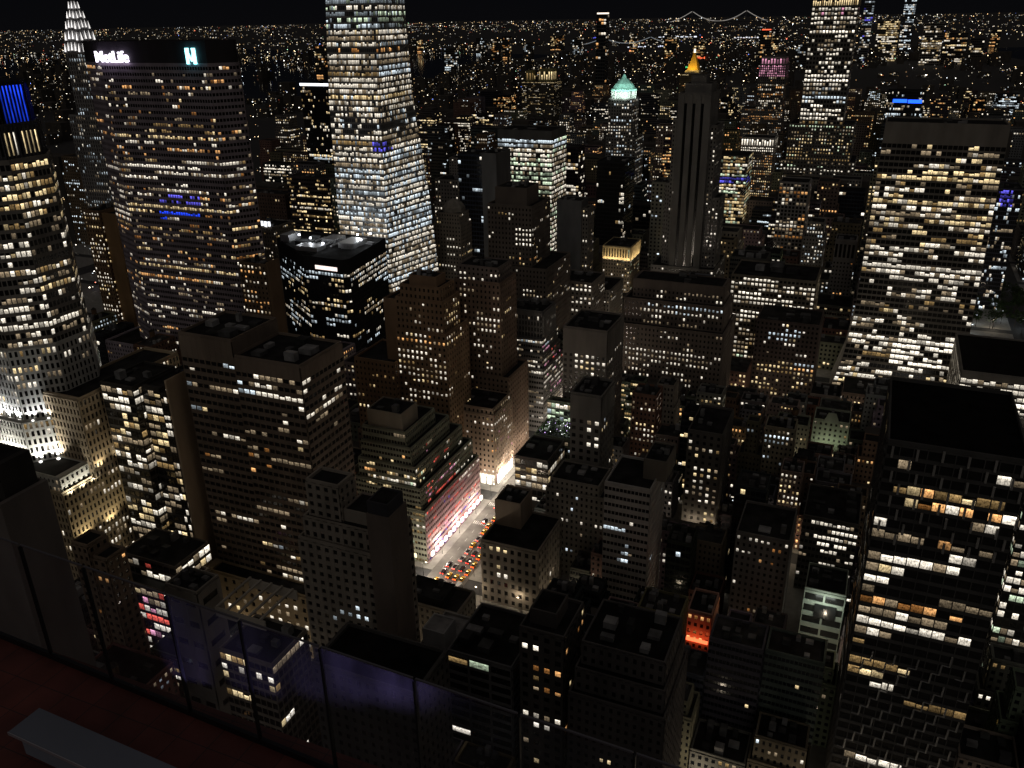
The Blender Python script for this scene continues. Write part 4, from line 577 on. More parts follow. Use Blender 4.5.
# ---------------------------------------------------------------- the smaller buildings that fill the blocks
FILL = [
(-33.7,-14.5,255.1,269.3,52,3,0,0,'mid-height dark concrete building, nearly unlit, in front of the red glowing house'),
(-251.3,-221.4,154.6,182.3,38,6,2,2,'mid-height reddish brick building, half lit in cool white, left of the pale blank loft'),
(-13.9,6.3,256.1,269.3,52,3,0,0,'mid-height dark concrete building, nearly unlit, in front of the pale service building'),
(-220.8,-196,154.4,175.3,22,3,1,3,'low dark concrete building, sparsely lit in amber, left of the pergola terrace'),
(-14.2,6.1,238.1,252.8,28,0,1,2,'mid-height brown brick building, sparsely lit in cool white, right of the black mansard block'),
(-580.3,-522.5,742.2,769.8,110,3,2,1,'tall dark concrete building, half lit in yellow, beyond the nameboard hotel'),
(-34.4,-14.8,238.1,253.9,14,1,1,1,'low grey stone building, sparsely lit in yellow, right of the black mansard block'),
(61.2,73.7,255.7,270,60,1,0,3,'tall grey stone building, nearly unlit, in front of the black corner glass tower'),
(48.7,65.7,238.8,253.1,44,1,1,3,'mid-height grey stone building, sparsely lit in amber, in front of the black corner glass tower'),
(-65.3,-54.3,323.1,337.1,44,5,0,2,'mid-height black glass building, nearly unlit, right of the white banded block'),
(-114.6,-100.3,439.8,455.2,60,6,2,0,'tall reddish brick building, half lit in warm white, right of the narrow ladder tower'),
(59.8,80.1,289.1,303,44,1,1,1,'mid-height grey stone building, sparsely lit in yellow, in front of the black corner glass tower'),
(-39.1,-23.2,440.1,454.8,52,2,1,2,'mid-height pale stone building, sparsely lit in cool white, left of the green-lit ornate facade'),
(-41.5,-27.7,355,371.1,60,5,0,1,'tall black glass building, nearly unlit, beyond the speckled walk-up'),
(-3.3,11.8,272.6,286.3,36,1,1,0,'mid-height grey stone building, sparsely lit in warm white, in front of the pale service building'),
(-58.2,-43.1,339.9,353.7,36,0,0,2,'mid-height brown brick building, nearly unlit, left of the speckled walk-up'),
(-51.9,-39.7,440.2,454.1,52,0,0,2,'mid-height brown brick building, nearly unlit, right of the twin-column mid-rise'),
(-239.3,-216.9,188.2,217.8,34,3,2,0,'mid-height dark concrete building, half lit in warm white, left of the pale blank loft'),
(-49.9,-35,239.5,254,32,2,0,2,'mid-height pale stone building, nearly unlit, right of the black mansard block'),
(-25.9,-15.3,407,420.9,44,4,2,1,'mid-height tan brick building, half lit in yellow, beyond the paired-window mid-rise'),
(-65,-47.5,272.4,286.1,44,0,0,2,'mid-height brown brick building, nearly unlit, left of the red glowing house'),
(-205.2,-189.6,827.9,855.7,110,1,1,2,'tall grey stone building, sparsely lit in cool white, left of the striped stone tower'),
(-159,-141.3,154.3,169.2,36,2,0,1,'mid-height pale stone building, nearly unlit, in front of the pergola terrace'),
(10.1,23.5,456.3,470.7,44,0,1,3,'mid-height brown brick building, sparsely lit in amber, right of the green-lit ornate facade'),
(-101.7,-83.9,255.6,270.6,52,5,1,2,'mid-height black glass building, sparsely lit in cool white, right of the pale stone corner'),
(-105.9,-86.9,188.7,198.3,28,0,0,0,'mid-height brown brick building, nearly unlit, in front of the dark banded office'),
(-391.2,-348.8,1027.6,1056.2,110,5,2,0,'tall black glass building, half lit in warm white, right of the evenly lit glass slab'),
(-106,-92.8,456.2,470.8,60,4,0,0,'tall tan brick building, nearly unlit, in front of the long stepped office'),
(-39.3,-7.5,860.4,889.9,75,0,1,1,'tall brown brick building, sparsely lit in yellow, right of the weathered white tower'),
(-419.7,-390.8,776.2,802.2,110,2,2,0,'tall pale stone building, half lit in warm white, left of the navy glass tower'),
(-69.2,-10.9,1027.9,1057.3,75,5,1,0,'tall black glass building, sparsely lit in warm white, right of the pale pier tower'),
(-24.1,-7.5,288.5,303.2,36,3,1,1,'mid-height dark concrete building, sparsely lit in yellow, left of the pale service building'),
(-559,-535.5,1028,1054.1,110,3,1,2,'tall dark concrete building, sparsely lit in cool white, left of the navy glass tower'),
(-469,-449.6,406.9,436.1,54,6,2,0,'mid-height reddish brick building, half lit in warm white, right of the blue-crowned tower'),
(-57.6,-7.4,743,773.3,30,3,3,3,'mid-height dark concrete building, brightly lit in amber, in front of the slim arched tower'),
(-980,-948.2,1246.7,1274.1,110,1,2,0,'left-hand tall grey stone building, half lit in warm white, left of the rim-lit black tower'),
(-52.4,-34.3,256.2,270,32,3,1,0,'mid-height dark concrete building, sparsely lit in warm white, right of the black mansard block'),
(-64.2,-38.5,994.1,1024.9,90,0,2,3,'tall brown brick building, half lit in amber, right of the pale pier tower'),
(-53.7,-39.9,323.1,338.1,20,6,1,1,'low reddish brick building, sparsely lit in yellow, beyond the red glowing house'),
(-77.9,-58.8,340.3,353.9,36,1,2,0,'mid-height grey stone building, half lit in warm white, right of the white banded block'),
(-105.9,-73,692.5,721.2,78,3,0,2,'tall dark concrete building, nearly unlit, beyond the bright grid office'),
(-3.4,17.2,574.4,606.3,22,0,1,0,'low brown brick building, sparsely lit in warm white, beyond the green-lit ornate facade'),
(-99.5,-84.8,289.1,302.6,32,5,0,0,'mid-height black glass building, nearly unlit, right of the pale stone corner'),
(-98,-67.7,575.8,605.2,26,0,2,1,'mid-height brown brick building, half lit in yellow, left of the dark red block'),
(-105,-52.9,955.7,975.2,75,3,2,0,'tall dark concrete building, half lit in warm white, in front of the pale pier tower'),
(-98,-81,407.8,421.9,28,1,1,0,'mid-height grey stone building, sparsely lit in warm white, right of the white banded block'),
(-85.4,-65.2,440.5,453.8,52,5,1,1,'mid-height black glass building, sparsely lit in yellow, beyond the twin-column mid-rise'),
(-86.7,-71.1,490.6,505,44,1,3,0,'mid-height grey stone building, brightly lit in warm white, beyond the twin-column mid-rise'),
(-45.2,-25.4,507.4,521.3,36,2,1,1,'mid-height pale stone building, sparsely lit in yellow, in front of the dark red block'),
(10.9,24,523.8,538,44,2,1,0,'mid-height pale stone building, sparsely lit in warm white, right of the green-lit ornate facade'),
(-0.1,19.3,406.9,421.1,36,6,1,0,'mid-height reddish brick building, sparsely lit in warm white, beyond the paired-window mid-rise'),
(-132.3,-118.7,490.5,505.1,44,3,2,1,'mid-height dark concrete building, half lit in yellow, right of the narrow ladder tower'),
(-281,-224.7,944.3,971.8,62,5,1,0,'tall black glass building, sparsely lit in warm white, right of the charcoal slab tower'),
(-317,-261,1279.8,1306.8,110,2,2,0,'tall pale stone building, half lit in warm white, right of the green-roofed tower'),
(-317,-285.3,440.1,471.5,50,1,2,1,'mid-height grey stone building, half lit in yellow, left of the brown setback tower'),
(-555.9,-511.6,2086.1,2113.4,85,3,1,0,'left-hand tall dark concrete building, sparsely lit in warm white, right of the green-roofed tower'),
(-37.6,-18.6,490.1,505.7,32,2,0,1,'mid-height pale stone building, nearly unlit, left of the green-lit ornate facade'),
(-64.6,-52.5,440.4,454.1,36,1,2,0,'mid-height grey stone building, half lit in warm white, right of the twin-column mid-rise'),
(-31.3,-6.3,670.7,689.3,22,1,2,1,'low grey stone building, half lit in yellow, right of the dark red block'),
(-725.8,-685.6,943.6,972.1,86,1,2,3,'tall grey stone building, half lit in amber, in front of the rim-lit black tower'),
(-25.6,-9.8,422.8,438.3,36,0,0,2,'mid-height brown brick building, nearly unlit, beyond the paired-window mid-rise'),
(-99.7,-86,439.7,455,36,0,0,1,'mid-height brown brick building, nearly unlit, left of the twin-column mid-rise'),
(-159,-105.9,910.3,937.5,51,2,2,0,'mid-height pale stone building, half lit in warm white, left of the pale pier tower'),
(-276.8,-227.2,1163.6,1189.5,110,3,3,3,'tall dark concrete building, brightly lit in amber, left of the striped stone tower'),
(75.2,120.4,2119.8,2150.9,85,3,1,3,'tall dark concrete building, sparsely lit in amber, right of the blue-bar tower'),
(210.1,260.1,2255.7,2284.6,85,5,3,2,'tall black glass building, brightly lit in cool white, right of the blue-bar tower'),
(51,70.4,271.9,287,24,1,1,1,'low grey stone building, sparsely lit in yellow, in front of the black corner glass tower'),
(-111,-101.1,323,338.2,17,3,1,1,'low dark concrete building, sparsely lit in yellow, right of the pale stone corner'),
(-9.2,8.7,424.5,438.4,32,1,0,0,'mid-height grey stone building, nearly unlit, beyond the paired-window mid-rise'),
(-23.6,-4,574.7,596.3,18,3,1,0,'low dark concrete building, sparsely lit in warm white, beyond the green-lit ornate facade'),
(-65,-26.3,1583.2,1614.3,85,1,1,3,'tall grey stone building, sparsely lit in amber, in front of the immense stepped skyscraper'),
(-26.3,3,693,721.8,26,6,1,1,'mid-height reddish brick building, sparsely lit in yellow, right of the dark red block'),
(-108.1,-70.1,775.6,803.5,62,3,2,1,'tall dark concrete building, half lit in yellow, beyond the bright grid office'),
(-230.2,-189.6,1247.2,1274.9,110,0,2,3,'tall brown brick building, half lit in amber, left of the white loggia block'),
(-9.7,4.3,439.4,455.1,32,1,0,1,'mid-height grey stone building, nearly unlit, in front of the green-lit ornate facade'),
(-126.3,-114.5,423.4,437.2,32,1,1,1,'mid-height grey stone building, sparsely lit in yellow, in front of the narrow ladder tower'),
(-63.1,-45.8,508.4,522.6,28,1,2,3,'mid-height grey stone building, half lit in amber, in front of the dark red block'),
(-131,-92.2,994.6,1021.1,55,3,2,2,'mid-height dark concrete building, half lit in cool white, left of the pale pier tower'),
(151,200.1,1582.8,1610,85,1,1,0,'tall grey stone building, sparsely lit in warm white, beyond the blue screen tower'),
(-100.5,-90.7,322.8,336.8,28,0,0,0,'mid-height brown brick building, nearly unlit, in front of the white banded block'),
(-55.3,-44.2,406.5,422.2,12,5,1,0,'low black glass building, sparsely lit in warm white, beyond the speckled walk-up'),
(-531.6,-511.6,1112.3,1143.4,110,0,3,2,'tall brown brick building, brightly lit in cool white, left of the evenly lit glass slab'),
(-757.2,-700.8,1448.6,1477,85,3,3,0,'tall dark concrete building, brightly lit in warm white, beyond the navy glass tower'),
(-394.6,-365.3,1163.3,1189.8,75,0,1,1,'tall brown brick building, sparsely lit in yellow, beyond the charcoal slab tower'),
(-815,-761.2,994.2,1022,75,3,3,0,'tall dark concrete building, brightly lit in warm white, in front of the rim-lit black tower'),
(66.3,76.5,239.3,253.9,52,5,0,0,'mid-height black glass building, nearly unlit, in front of the black corner glass tower'),
(16.5,35.8,508,522.5,44,1,1,0,'mid-height grey stone building, sparsely lit in warm white, right of the green-lit ornate facade'),
(-247.1,-221.1,692.1,720.4,78,0,0,1,'tall brown brick building, nearly unlit, right of the plain grey tower'),
(-159,-110.8,760.7,773.7,75,4,2,1,'tall tan brick building, half lit in yellow, beyond the bright grid office'),
(-32,-20.7,272.3,286.2,44,1,0,0,'mid-height grey stone building, nearly unlit, right of the red glowing house'),
(-293.5,-276.8,188.7,214.5,42,5,1,0,'mid-height black glass building, sparsely lit in warm white, left of the small tan annex'),
(-15.4,3.9,539.6,555.5,24,1,1,0,'low grey stone building, sparsely lit in warm white, beyond the green-lit ornate facade'),
(-76.1,-24.9,1785.3,1811,85,0,2,3,'right-hand tall brown brick building, half lit in amber, right of the immense stepped skyscraper'),
(-905.3,-854.4,2003.1,2034.3,85,5,2,3,'tall black glass building, half lit in amber, left of the twin lantern tower'),
(-22.6,-10.3,439.6,454.4,36,5,1,1,'mid-height black glass building, sparsely lit in yellow, in front of the green-lit ornate facade'),
(-77.3,-64.4,523.2,538.1,28,0,1,0,'mid-height brown brick building, sparsely lit in warm white, left of the dark red block'),
(4.5,14.6,540.1,554.2,24,0,3,3,'low brown brick building, brightly lit in amber, right of the green-lit ornate facade'),
(-564.6,-522.4,1162.7,1193.6,110,3,1,0,'tall dark concrete building, sparsely lit in warm white, beyond the navy glass tower'),
(12.7,21.9,340,354.3,24,3,3,0,'low dark concrete building, brightly lit in warm white, right of the pale service building'),
(-2.5,9.5,456.6,470.3,28,0,3,2,'mid-height brown brick building, brightly lit in cool white, in front of the green-lit ornate facade'),
(-298.9,-270.7,406.1,433,26,1,1,0,'mid-height grey stone building, sparsely lit in warm white, left of the stepped ribbon-window tower'),
(-640,-580.9,742.6,770.2,90,6,0,1,'tall reddish brick building, nearly unlit, beyond the nameboard hotel'),
(-151.3,-104.3,1111.9,1142,42,0,0,0,'mid-height brown brick building, nearly unlit, right of the yellow-lit glass office'),
(151,179,1162.1,1192.8,90,1,1,1,'tall grey stone building, sparsely lit in yellow, beyond the blue screen tower'),
(-946.4,-912.4,776.7,805.2,110,0,2,2,'tall brown brick building, half lit in cool white, in front of the arch-crowned spire'),
(-640,-608,1164,1190.8,110,3,1,2,'tall dark concrete building, sparsely lit in cool white, right of the glowing glass tower'),
(-539.3,-511.6,1331.9,1358.1,110,3,1,2,'tall dark concrete building, sparsely lit in cool white, in front of the twin lantern tower'),
(-786.9,-727.9,1364.6,1393.4,110,3,2,1,'left-hand tall dark concrete building, half lit in yellow, right of the glowing glass tower'),
(-591.3,-566.9,1615.5,1644,85,1,3,0,'tall grey stone building, brightly lit in warm white, in front of the twin lantern tower'),
(-96.3,-81.8,424.4,438.4,28,5,1,0,'mid-height black glass building, sparsely lit in warm white, left of the twin-column mid-rise'),
(-35.7,-16,540.7,554.7,24,6,0,2,'low reddish brick building, nearly unlit, left of the green-lit ornate facade'),
(-10,14.3,776.9,802.5,75,1,1,1,'tall grey stone building, sparsely lit in yellow, right of the slim arched tower'),
(-159,-108.7,777.1,802.5,78,2,1,0,'tall pale stone building, sparsely lit in warm white, in front of the striped stone tower'),
(-521.9,-511.6,743.1,769.8,110,2,3,0,'tall pale stone building, brightly lit in warm white, right of the nameboard hotel'),
(-10.3,34.6,1029.4,1054.8,110,1,2,1,'tall grey stone building, half lit in yellow, beyond the wide flared tower'),
(-269.3,-258.2,994.2,1026.1,74,3,1,0,'tall dark concrete building, sparsely lit in warm white, right of the charcoal slab tower'),
(-906.8,-860.9,1785,1810.5,85,6,0,0,'tall reddish brick building, nearly unlit, right of the glowing glass tower'),
(-276.2,-260.7,189.2,205.3,32,0,1,3,'mid-height brown brick building, sparsely lit in amber, in front of the small tan annex'),
(-17.1,-3.1,456.1,470.5,32,0,1,1,'mid-height brown brick building, sparsely lit in yellow, in front of the green-lit ornate facade'),
(-63.8,-47.7,524.1,537.9,28,1,2,0,'mid-height grey stone building, half lit in warm white, in front of the dark red block'),
(151,202.9,1078,1109.7,34,1,0,2,'mid-height grey stone building, nearly unlit, right of the blue screen tower'),
(-56.3,-18.3,1112.7,1140.7,74,2,2,0,'tall pale stone building, half lit in warm white, right of the pale pier tower'),
(-37.3,-14.2,1448.7,1479,60,1,1,0,'tall grey stone building, sparsely lit in warm white, in front of the immense stepped skyscraper'),
(-469,-415.7,1784.4,1811.5,60,3,1,3,'tall dark concrete building, sparsely lit in amber, right of the green-roofed tower'),
(-595.3,-545.5,1834.7,1865.7,85,3,2,0,'tall dark concrete building, half lit in warm white, left of the green-roofed tower'),
(151,185,2120.3,2149.8,85,5,3,3,'tall black glass building, brightly lit in amber, right of the blue-bar tower'),
(-81.8,-65.6,272.6,286.9,36,2,0,3,'mid-height pale stone building, nearly unlit, left of the red glowing house'),
(-52.3,-27.5,944.5,972.6,62,1,3,1,'tall grey stone building, brightly lit in yellow, beyond the weathered white tower'),
(-159,-146.7,1415.6,1442.6,85,0,2,2,'tall brown brick building, half lit in cool white, right of the white loggia block'),
(-216.7,-189.6,1533.3,1558,85,0,2,0,'tall brown brick building, half lit in warm white, in front of the rose-crowned tower'),
(-25.7,9.5,1583.7,1610.9,85,0,1,2,'tall brown brick building, sparsely lit in cool white, in front of the blue-bar tower'),
(-563.6,-511.6,1532.4,1559.2,60,1,2,1,'tall grey stone building, half lit in yellow, right of the evenly lit glass slab'),
(-716.5,-685.6,1582.6,1612.5,85,1,3,2,'tall grey stone building, brightly lit in cool white, left of the twin lantern tower'),
(-14.7,-0.7,406.4,420.9,20,0,2,3,'low brown brick building, half lit in amber, left of the paired-window mid-rise'),
(-43.6,-26.5,406.1,421.2,28,1,1,2,'mid-height grey stone building, sparsely lit in cool white, left of the paired-window mid-rise'),
(-69.5,-28.7,777.4,802.8,42,4,2,2,'mid-height tan brick building, half lit in cool white, left of the slim arched tower'),
(-534.9,-511.6,1029,1055.1,90,2,1,0,'tall pale stone building, sparsely lit in warm white, left of the navy glass tower'),
(-763.5,-717.1,1583,1609.3,85,5,2,1,'tall black glass building, half lit in yellow, left of the twin lantern tower'),
(-736.3,-685.6,1667.4,1696.5,85,4,2,0,'tall tan brick building, half lit in warm white, left of the twin lantern tower'),
(-469,-425.1,1919.9,1946.6,85,1,3,1,'tall grey stone building, brightly lit in yellow, right of the green-roofed tower'),
(-744.4,-715.8,2120.1,2152,85,2,2,3,'tall pale stone building, half lit in amber, right of the twin lantern tower'),
(-384.4,-341.6,2339,2369.1,85,1,2,1,'tall grey stone building, half lit in yellow, left of the rose-crowned tower'),
(-758,-716.2,2338.9,2367.8,85,4,2,3,'tall tan brick building, half lit in amber, beyond the green-roofed tower'),
(-73.4,-57.3,288.3,302.4,32,5,1,3,'mid-height black glass building, sparsely lit in amber, left of the red glowing house'),
(14.7,27.3,371.6,386.9,28,3,0,1,'mid-height dark concrete building, nearly unlit, right of the paired-window mid-rise'),
(-142.3,-131.6,1279.9,1308,51,4,2,3,'mid-height tan brick building, half lit in amber, right of the white loggia block'),
(-906.5,-861.4,1163,1188.9,62,1,3,1,'tall grey stone building, brightly lit in yellow, in front of the rim-lit black tower'),
(-119.4,-106.5,188.8,198.3,28,3,1,0,'mid-height dark concrete building, sparsely lit in warm white, in front of the dark banded office'),
(-257.5,-234.9,322.5,354.2,42,2,2,1,'mid-height pale stone building, half lit in yellow, left of the stepped ribbon-window tower'),
(4.9,15.9,506.6,522.3,20,1,1,1,'low grey stone building, sparsely lit in yellow, right of the green-lit ornate facade'),
(-720.7,-691.3,1953.4,1978.6,85,1,1,0,'tall grey stone building, sparsely lit in warm white, right of the twin lantern tower'),
(-360.5,-341.6,2120.3,2149.7,85,5,2,1,'tall black glass building, half lit in yellow, left of the rose-crowned tower'),
(-58.9,-42.1,355.5,371,24,5,2,1,'low black glass building, half lit in yellow, left of the speckled walk-up'),
(-35.7,-23.5,524.3,538.4,32,1,3,0,'mid-height grey stone building, brightly lit in warm white, left of the green-lit ornate facade'),
(-39.3,-6.9,826.5,857.8,39,1,2,2,'mid-height grey stone building, half lit in cool white, left of the slim arched tower'),
(-84.7,-59.7,827.2,855.6,47,6,1,2,'mid-height reddish brick building, sparsely lit in cool white, left of the weathered white tower'),
(-227.3,-205.8,826.9,853.3,40,3,2,0,'mid-height dark concrete building, half lit in warm white, right of the golden colonnade building'),
(-940.9,-897.4,1919.8,1946.6,85,1,1,1,'tall grey stone building, sparsely lit in yellow, left of the twin lantern tower'),
(179.4,237.2,2287.7,2319.1,85,0,2,0,'tall brown brick building, half lit in warm white, right of the blue-bar tower'),
(151,181.8,2338.6,2369.6,85,3,2,1,'tall dark concrete building, half lit in yellow, right of the blue-bar tower'),
(-218.2,-189.6,124.7,134.9,50,1,1,1,'mid-height grey stone building, sparsely lit in yellow, in front of the pale blank loft'),
(-251.4,-232.7,356.7,383.7,50,4,0,0,'mid-height tan brick building, nearly unlit, left of the stepped ribbon-window tower'),
(-0.3,12.7,491.4,504.9,16,1,0,3,'low grey stone building, nearly unlit, in front of the green-lit ornate facade'),
(-145.9,-132.5,507.7,521.3,36,3,2,1,'mid-height dark concrete building, half lit in yellow, in front of the plain square tower'),
(-558.2,-541.8,439.5,468.5,50,4,2,2,'mid-height tan brick building, half lit in cool white, right of the blue-crowned tower'),
(-247.5,-217.9,860.2,890.2,48,4,1,0,'mid-height tan brick building, sparsely lit in warm white, beyond the golden colonnade building'),
(151,181.4,1027.7,1056.6,62,3,2,1,'tall dark concrete building, half lit in yellow, right of the blue screen tower'),
(-368.8,-341.6,1079.8,1105.2,55,6,1,0,'mid-height reddish brick building, sparsely lit in warm white, left of the charcoal slab tower'),
(-640,-616.2,1196.8,1226,110,5,1,0,'tall black glass building, sparsely lit in warm white, right of the glowing glass tower'),
(151,205.5,1363.8,1390.4,55,3,2,2,'mid-height dark concrete building, half lit in cool white, beyond the blue screen tower'),
(-363.4,-341.6,1363.9,1393.6,62,2,2,3,'tall pale stone building, half lit in amber, left of the striped stone tower'),
(-283.1,-246.6,1582.5,1613.9,85,1,1,2,'tall grey stone building, sparsely lit in cool white, left of the rose-crowned tower'),
(-565.6,-521.2,1751.2,1776.6,60,1,2,3,'right-hand tall grey stone building, half lit in amber, left of the green-roofed tower'),
(-54.5,-19.7,2002.8,2029.7,85,4,2,0,'tall tan brick building, half lit in warm white, right of the immense stepped skyscraper'),
(-231.9,-201.8,2254,2283.9,85,0,1,1,'tall brown brick building, sparsely lit in yellow, left of the immense stepped skyscraper'),
(-640,-589.1,2339.4,2367.7,85,1,1,1,'tall grey stone building, sparsely lit in yellow, beyond the green-roofed tower'),
(-82.2,-69.2,238.6,254,52,3,1,1,'mid-height dark concrete building, sparsely lit in yellow, beyond the amber-window loft tower'),
(13,28,322.6,337.1,14,2,0,0,'low pale stone building, nearly unlit, in front of the pale service building'),
(-70.5,-50.4,491.2,505.1,24,0,2,3,'low brown brick building, half lit in amber, beyond the twin-column mid-rise'),
(151,189,1415,1445.8,60,3,2,2,'tall dark concrete building, half lit in cool white, beyond the blue screen tower'),
(151,195.9,1750.6,1777.4,85,1,3,1,'tall grey stone building, brightly lit in yellow, right of the blue-bar tower'),
(151,203,1835.1,1863.7,85,3,3,0,'tall dark concrete building, brightly lit in warm white, right of the blue-bar tower'),
(101,120.4,1868,1899.4,85,2,3,0,'tall pale stone building, brightly lit in warm white, right of the blue-bar tower'),
(-317,-292.8,2119.5,2151.8,85,1,3,2,'tall grey stone building, brightly lit in cool white, left of the rose-crowned tower'),
(243.3,274.7,2170.8,2199.5,60,1,2,3,'tall grey stone building, half lit in amber, right of the blue-bar tower'),
(-551.6,-511.6,2204.9,2234.1,85,2,1,0,'tall pale stone building, sparsely lit in warm white, left of the golden pyramid tower'),
(-980,-926.8,2087.5,2117.9,85,5,0,3,'tall black glass building, nearly unlit, left of the twin lantern tower'),
(-141.2,-124,460.7,470.3,28,1,2,0,'mid-height grey stone building, half lit in warm white, right of the narrow ladder tower'),
(-98.9,-81.1,507.5,521.3,32,3,1,1,'mid-height dark concrete building, sparsely lit in yellow, in front of the long stepped office'),
(-76.7,-57,540.2,554.6,24,3,2,2,'low dark concrete building, half lit in cool white, left of the dark red block'),
(-199.5,-189.6,530.7,555.3,50,3,0,3,'mid-height dark concrete building, nearly unlit, right of the pleated stepped office'),
(-393.4,-341.6,1330.1,1357.1,55,5,1,2,'mid-height black glass building, sparsely lit in cool white, left of the striped stone tower'),
(-469,-430.5,1363.7,1393.4,62,1,2,3,'left-hand tall grey stone building, half lit in amber, left of the green-roofed tower'),
(-950.6,-894.4,1196.6,1224.3,62,1,2,0,'right-hand tall grey stone building, half lit in warm white, left of the rim-lit black tower'),
(-980,-951.2,1196.8,1225,75,0,1,0,'tall brown brick building, sparsely lit in warm white, left of the rim-lit black tower'),
(-727.3,-694.1,1364.6,1390.2,90,0,1,3,'tall brown brick building, sparsely lit in amber, beyond the navy glass tower'),
(-640,-598.7,1784.3,1813.2,60,1,2,1,'tall grey stone building, half lit in yellow, left of the green-roofed tower'),
(-247.4,-205.2,2035.6,2067.2,85,0,2,0,'tall brown brick building, half lit in warm white, right of the rose-crowned tower'),
(-355.4,-341.6,2036.6,2062.1,85,5,1,0,'tall black glass building, sparsely lit in warm white, left of the rose-crowned tower'),
(-935.2,-886.6,1867.6,1898.8,85,4,2,2,'tall tan brick building, half lit in cool white, left of the twin lantern tower'),
(-105.9,-74.6,2120.7,2146.8,85,0,2,3,'left-hand tall brown brick building, half lit in amber, right of the immense stepped skyscraper'),
(-105.9,-69.8,2339.4,2364.9,85,1,2,0,'tall grey stone building, half lit in warm white, right of the immense stepped skyscraper'),
(15.2,32.5,540.2,554.8,44,1,2,0,'mid-height grey stone building, half lit in warm white, right of the green-lit ornate facade'),
(-541.2,-530.7,439.5,470.2,42,5,0,1,'mid-height black glass building, nearly unlit, right of the blue-crowned tower'),
(-6.8,22,743.1,770.6,62,1,2,2,'tall grey stone building, half lit in cool white, in front of the slim arched tower'),
(-298.8,-265.1,827.9,854.9,75,3,0,0,'tall dark concrete building, nearly unlit, beyond the plain grey tower'),
(-415.1,-361.4,1784.5,1812.5,85,3,1,0,'right-hand tall dark concrete building, sparsely lit in warm white, right of the green-roofed tower'),
(-199.6,-189.6,2003.5,2032,85,0,0,3,'tall brown brick building, nearly unlit, left of the immense stepped skyscraper'),
(-25.9,33.5,2204.1,2235.1,85,1,2,0,'tall grey stone building, half lit in warm white, left of the blue-bar tower'),
(-866.9,-850.6,2035.5,2064.5,85,3,0,0,'tall dark concrete building, nearly unlit, left of the twin lantern tower'),
(-761.4,-708.6,2254.1,2283.3,60,0,2,0,'tall brown brick building, half lit in warm white, beyond the green-roofed tower'),
(-159,-138.8,170.5,185.7,20,3,2,0,'low dark concrete building, half lit in warm white, left of the black-roofed house'),
(40.6,59.2,287.7,302.6,32,3,1,0,'dark concrete, sparsely lit in warm white, in front of the black corner glass tower'),
(-61.7,-44.4,372.1,387,16,6,1,1,'low reddish brick building, sparsely lit in yellow, left of the speckled walk-up'),
(-142.6,-132.9,356.3,370.7,24,1,0,2,'low grey stone building, nearly unlit, left of the grey arched block'),
(-99.9,-87.3,491.9,506.1,32,1,2,3,'mid-height grey stone building, half lit in amber, beyond the twin-column mid-rise'),
(-317,-299.5,407.7,436.6,26,0,2,0,'mid-height brown brick building, half lit in warm white, left of the brown setback tower'),
(151,190.8,994.9,1025,40,3,2,2,'mid-height dark concrete building, half lit in cool white, right of the blue screen tower'),
(-317,-262.3,1113,1140.2,55,1,3,2,'mid-height grey stone building, brightly lit in cool white, left of the striped stone tower'),
(-613,-573.3,1112.1,1138.3,75,6,3,1,'tall reddish brick building, brightly lit in yellow, left of the navy glass tower'),
(-37.3,-21.3,1414.7,1441.6,44,3,2,0,'mid-height dark concrete building, half lit in warm white, in front of the immense stepped skyscraper'),
(-535.5,-511.6,1701.5,1728.1,60,4,2,0,'tall tan brick building, half lit in warm white, left of the green-roofed tower'),
(-24.3,30.3,1784.3,1814.8,85,0,3,1,'tall brown brick building, brightly lit in yellow, left of the blue-bar tower'),
(-55.5,-26.1,2288.2,2315.4,85,1,3,2,'tall grey stone building, brightly lit in cool white, right of the immense stepped skyscraper'),
(-283.3,-253,155.3,181.3,34,1,2,1,'mid-height grey stone building, half lit in yellow, right of the boxy dark tower'),
(-39,-26.2,423.6,437.9,24,0,1,2,'low brown brick building, sparsely lit in cool white, right of the twin-column mid-rise'),
(-127.1,-104.6,609.2,638.1,78,1,1,3,'tall grey stone building, sparsely lit in amber, beyond the long stepped office'),
(-317,-281.6,944.7,974.1,62,0,2,3,'tall brown brick building, half lit in amber, left of the charcoal slab tower'),
(-117.1,-82.4,1163.5,1190.6,62,5,0,0,'tall black glass building, nearly unlit, beyond the pale pier tower'),
(-727.3,-685.6,995,1015.3,75,1,0,0,'tall grey stone building, nearly unlit, left of the glowing glass tower'),
(-105.4,-59.3,1280.8,1311.4,43,1,1,0,'mid-height grey stone building, sparsely lit in warm white, beyond the pale pier tower'),
(-583.2,-552.3,1197.2,1225.1,110,3,1,3,'tall dark concrete building, sparsely lit in amber, left of the evenly lit glass slab'),
(-39.2,13.3,1330.4,1360.1,47,1,1,3,'mid-height grey stone building, sparsely lit in amber, right of the pale pier tower'),
(-10.9,16,1365.2,1395.4,110,3,1,2,'tall dark concrete building, sparsely lit in cool white, in front of the blue-bar tower'),
(-159,-108.5,1365,1390.4,34,4,3,2,'mid-height tan brick building, brightly lit in cool white, right of the white loggia block'),
(-860.8,-850.6,1162.1,1190.3,90,0,3,1,'tall brown brick building, brightly lit in yellow, in front of the rim-lit black tower'),
(-935.3,-907.1,1162.9,1192.6,62,0,1,3,'tall brown brick building, sparsely lit in amber, left of the rim-lit black tower'),
(-774.9,-745.7,1532.9,1563.4,85,3,2,1,'right-hand tall dark concrete building, half lit in yellow, right of the glowing glass tower'),
(-599,-566.2,1750.2,1781.8,44,0,2,0,'mid-height brown brick building, half lit in warm white, left of the green-roofed tower'),
(34.4,72,1918.8,1949.6,85,3,3,1,'tall dark concrete building, brightly lit in yellow, right of the blue-bar tower')]
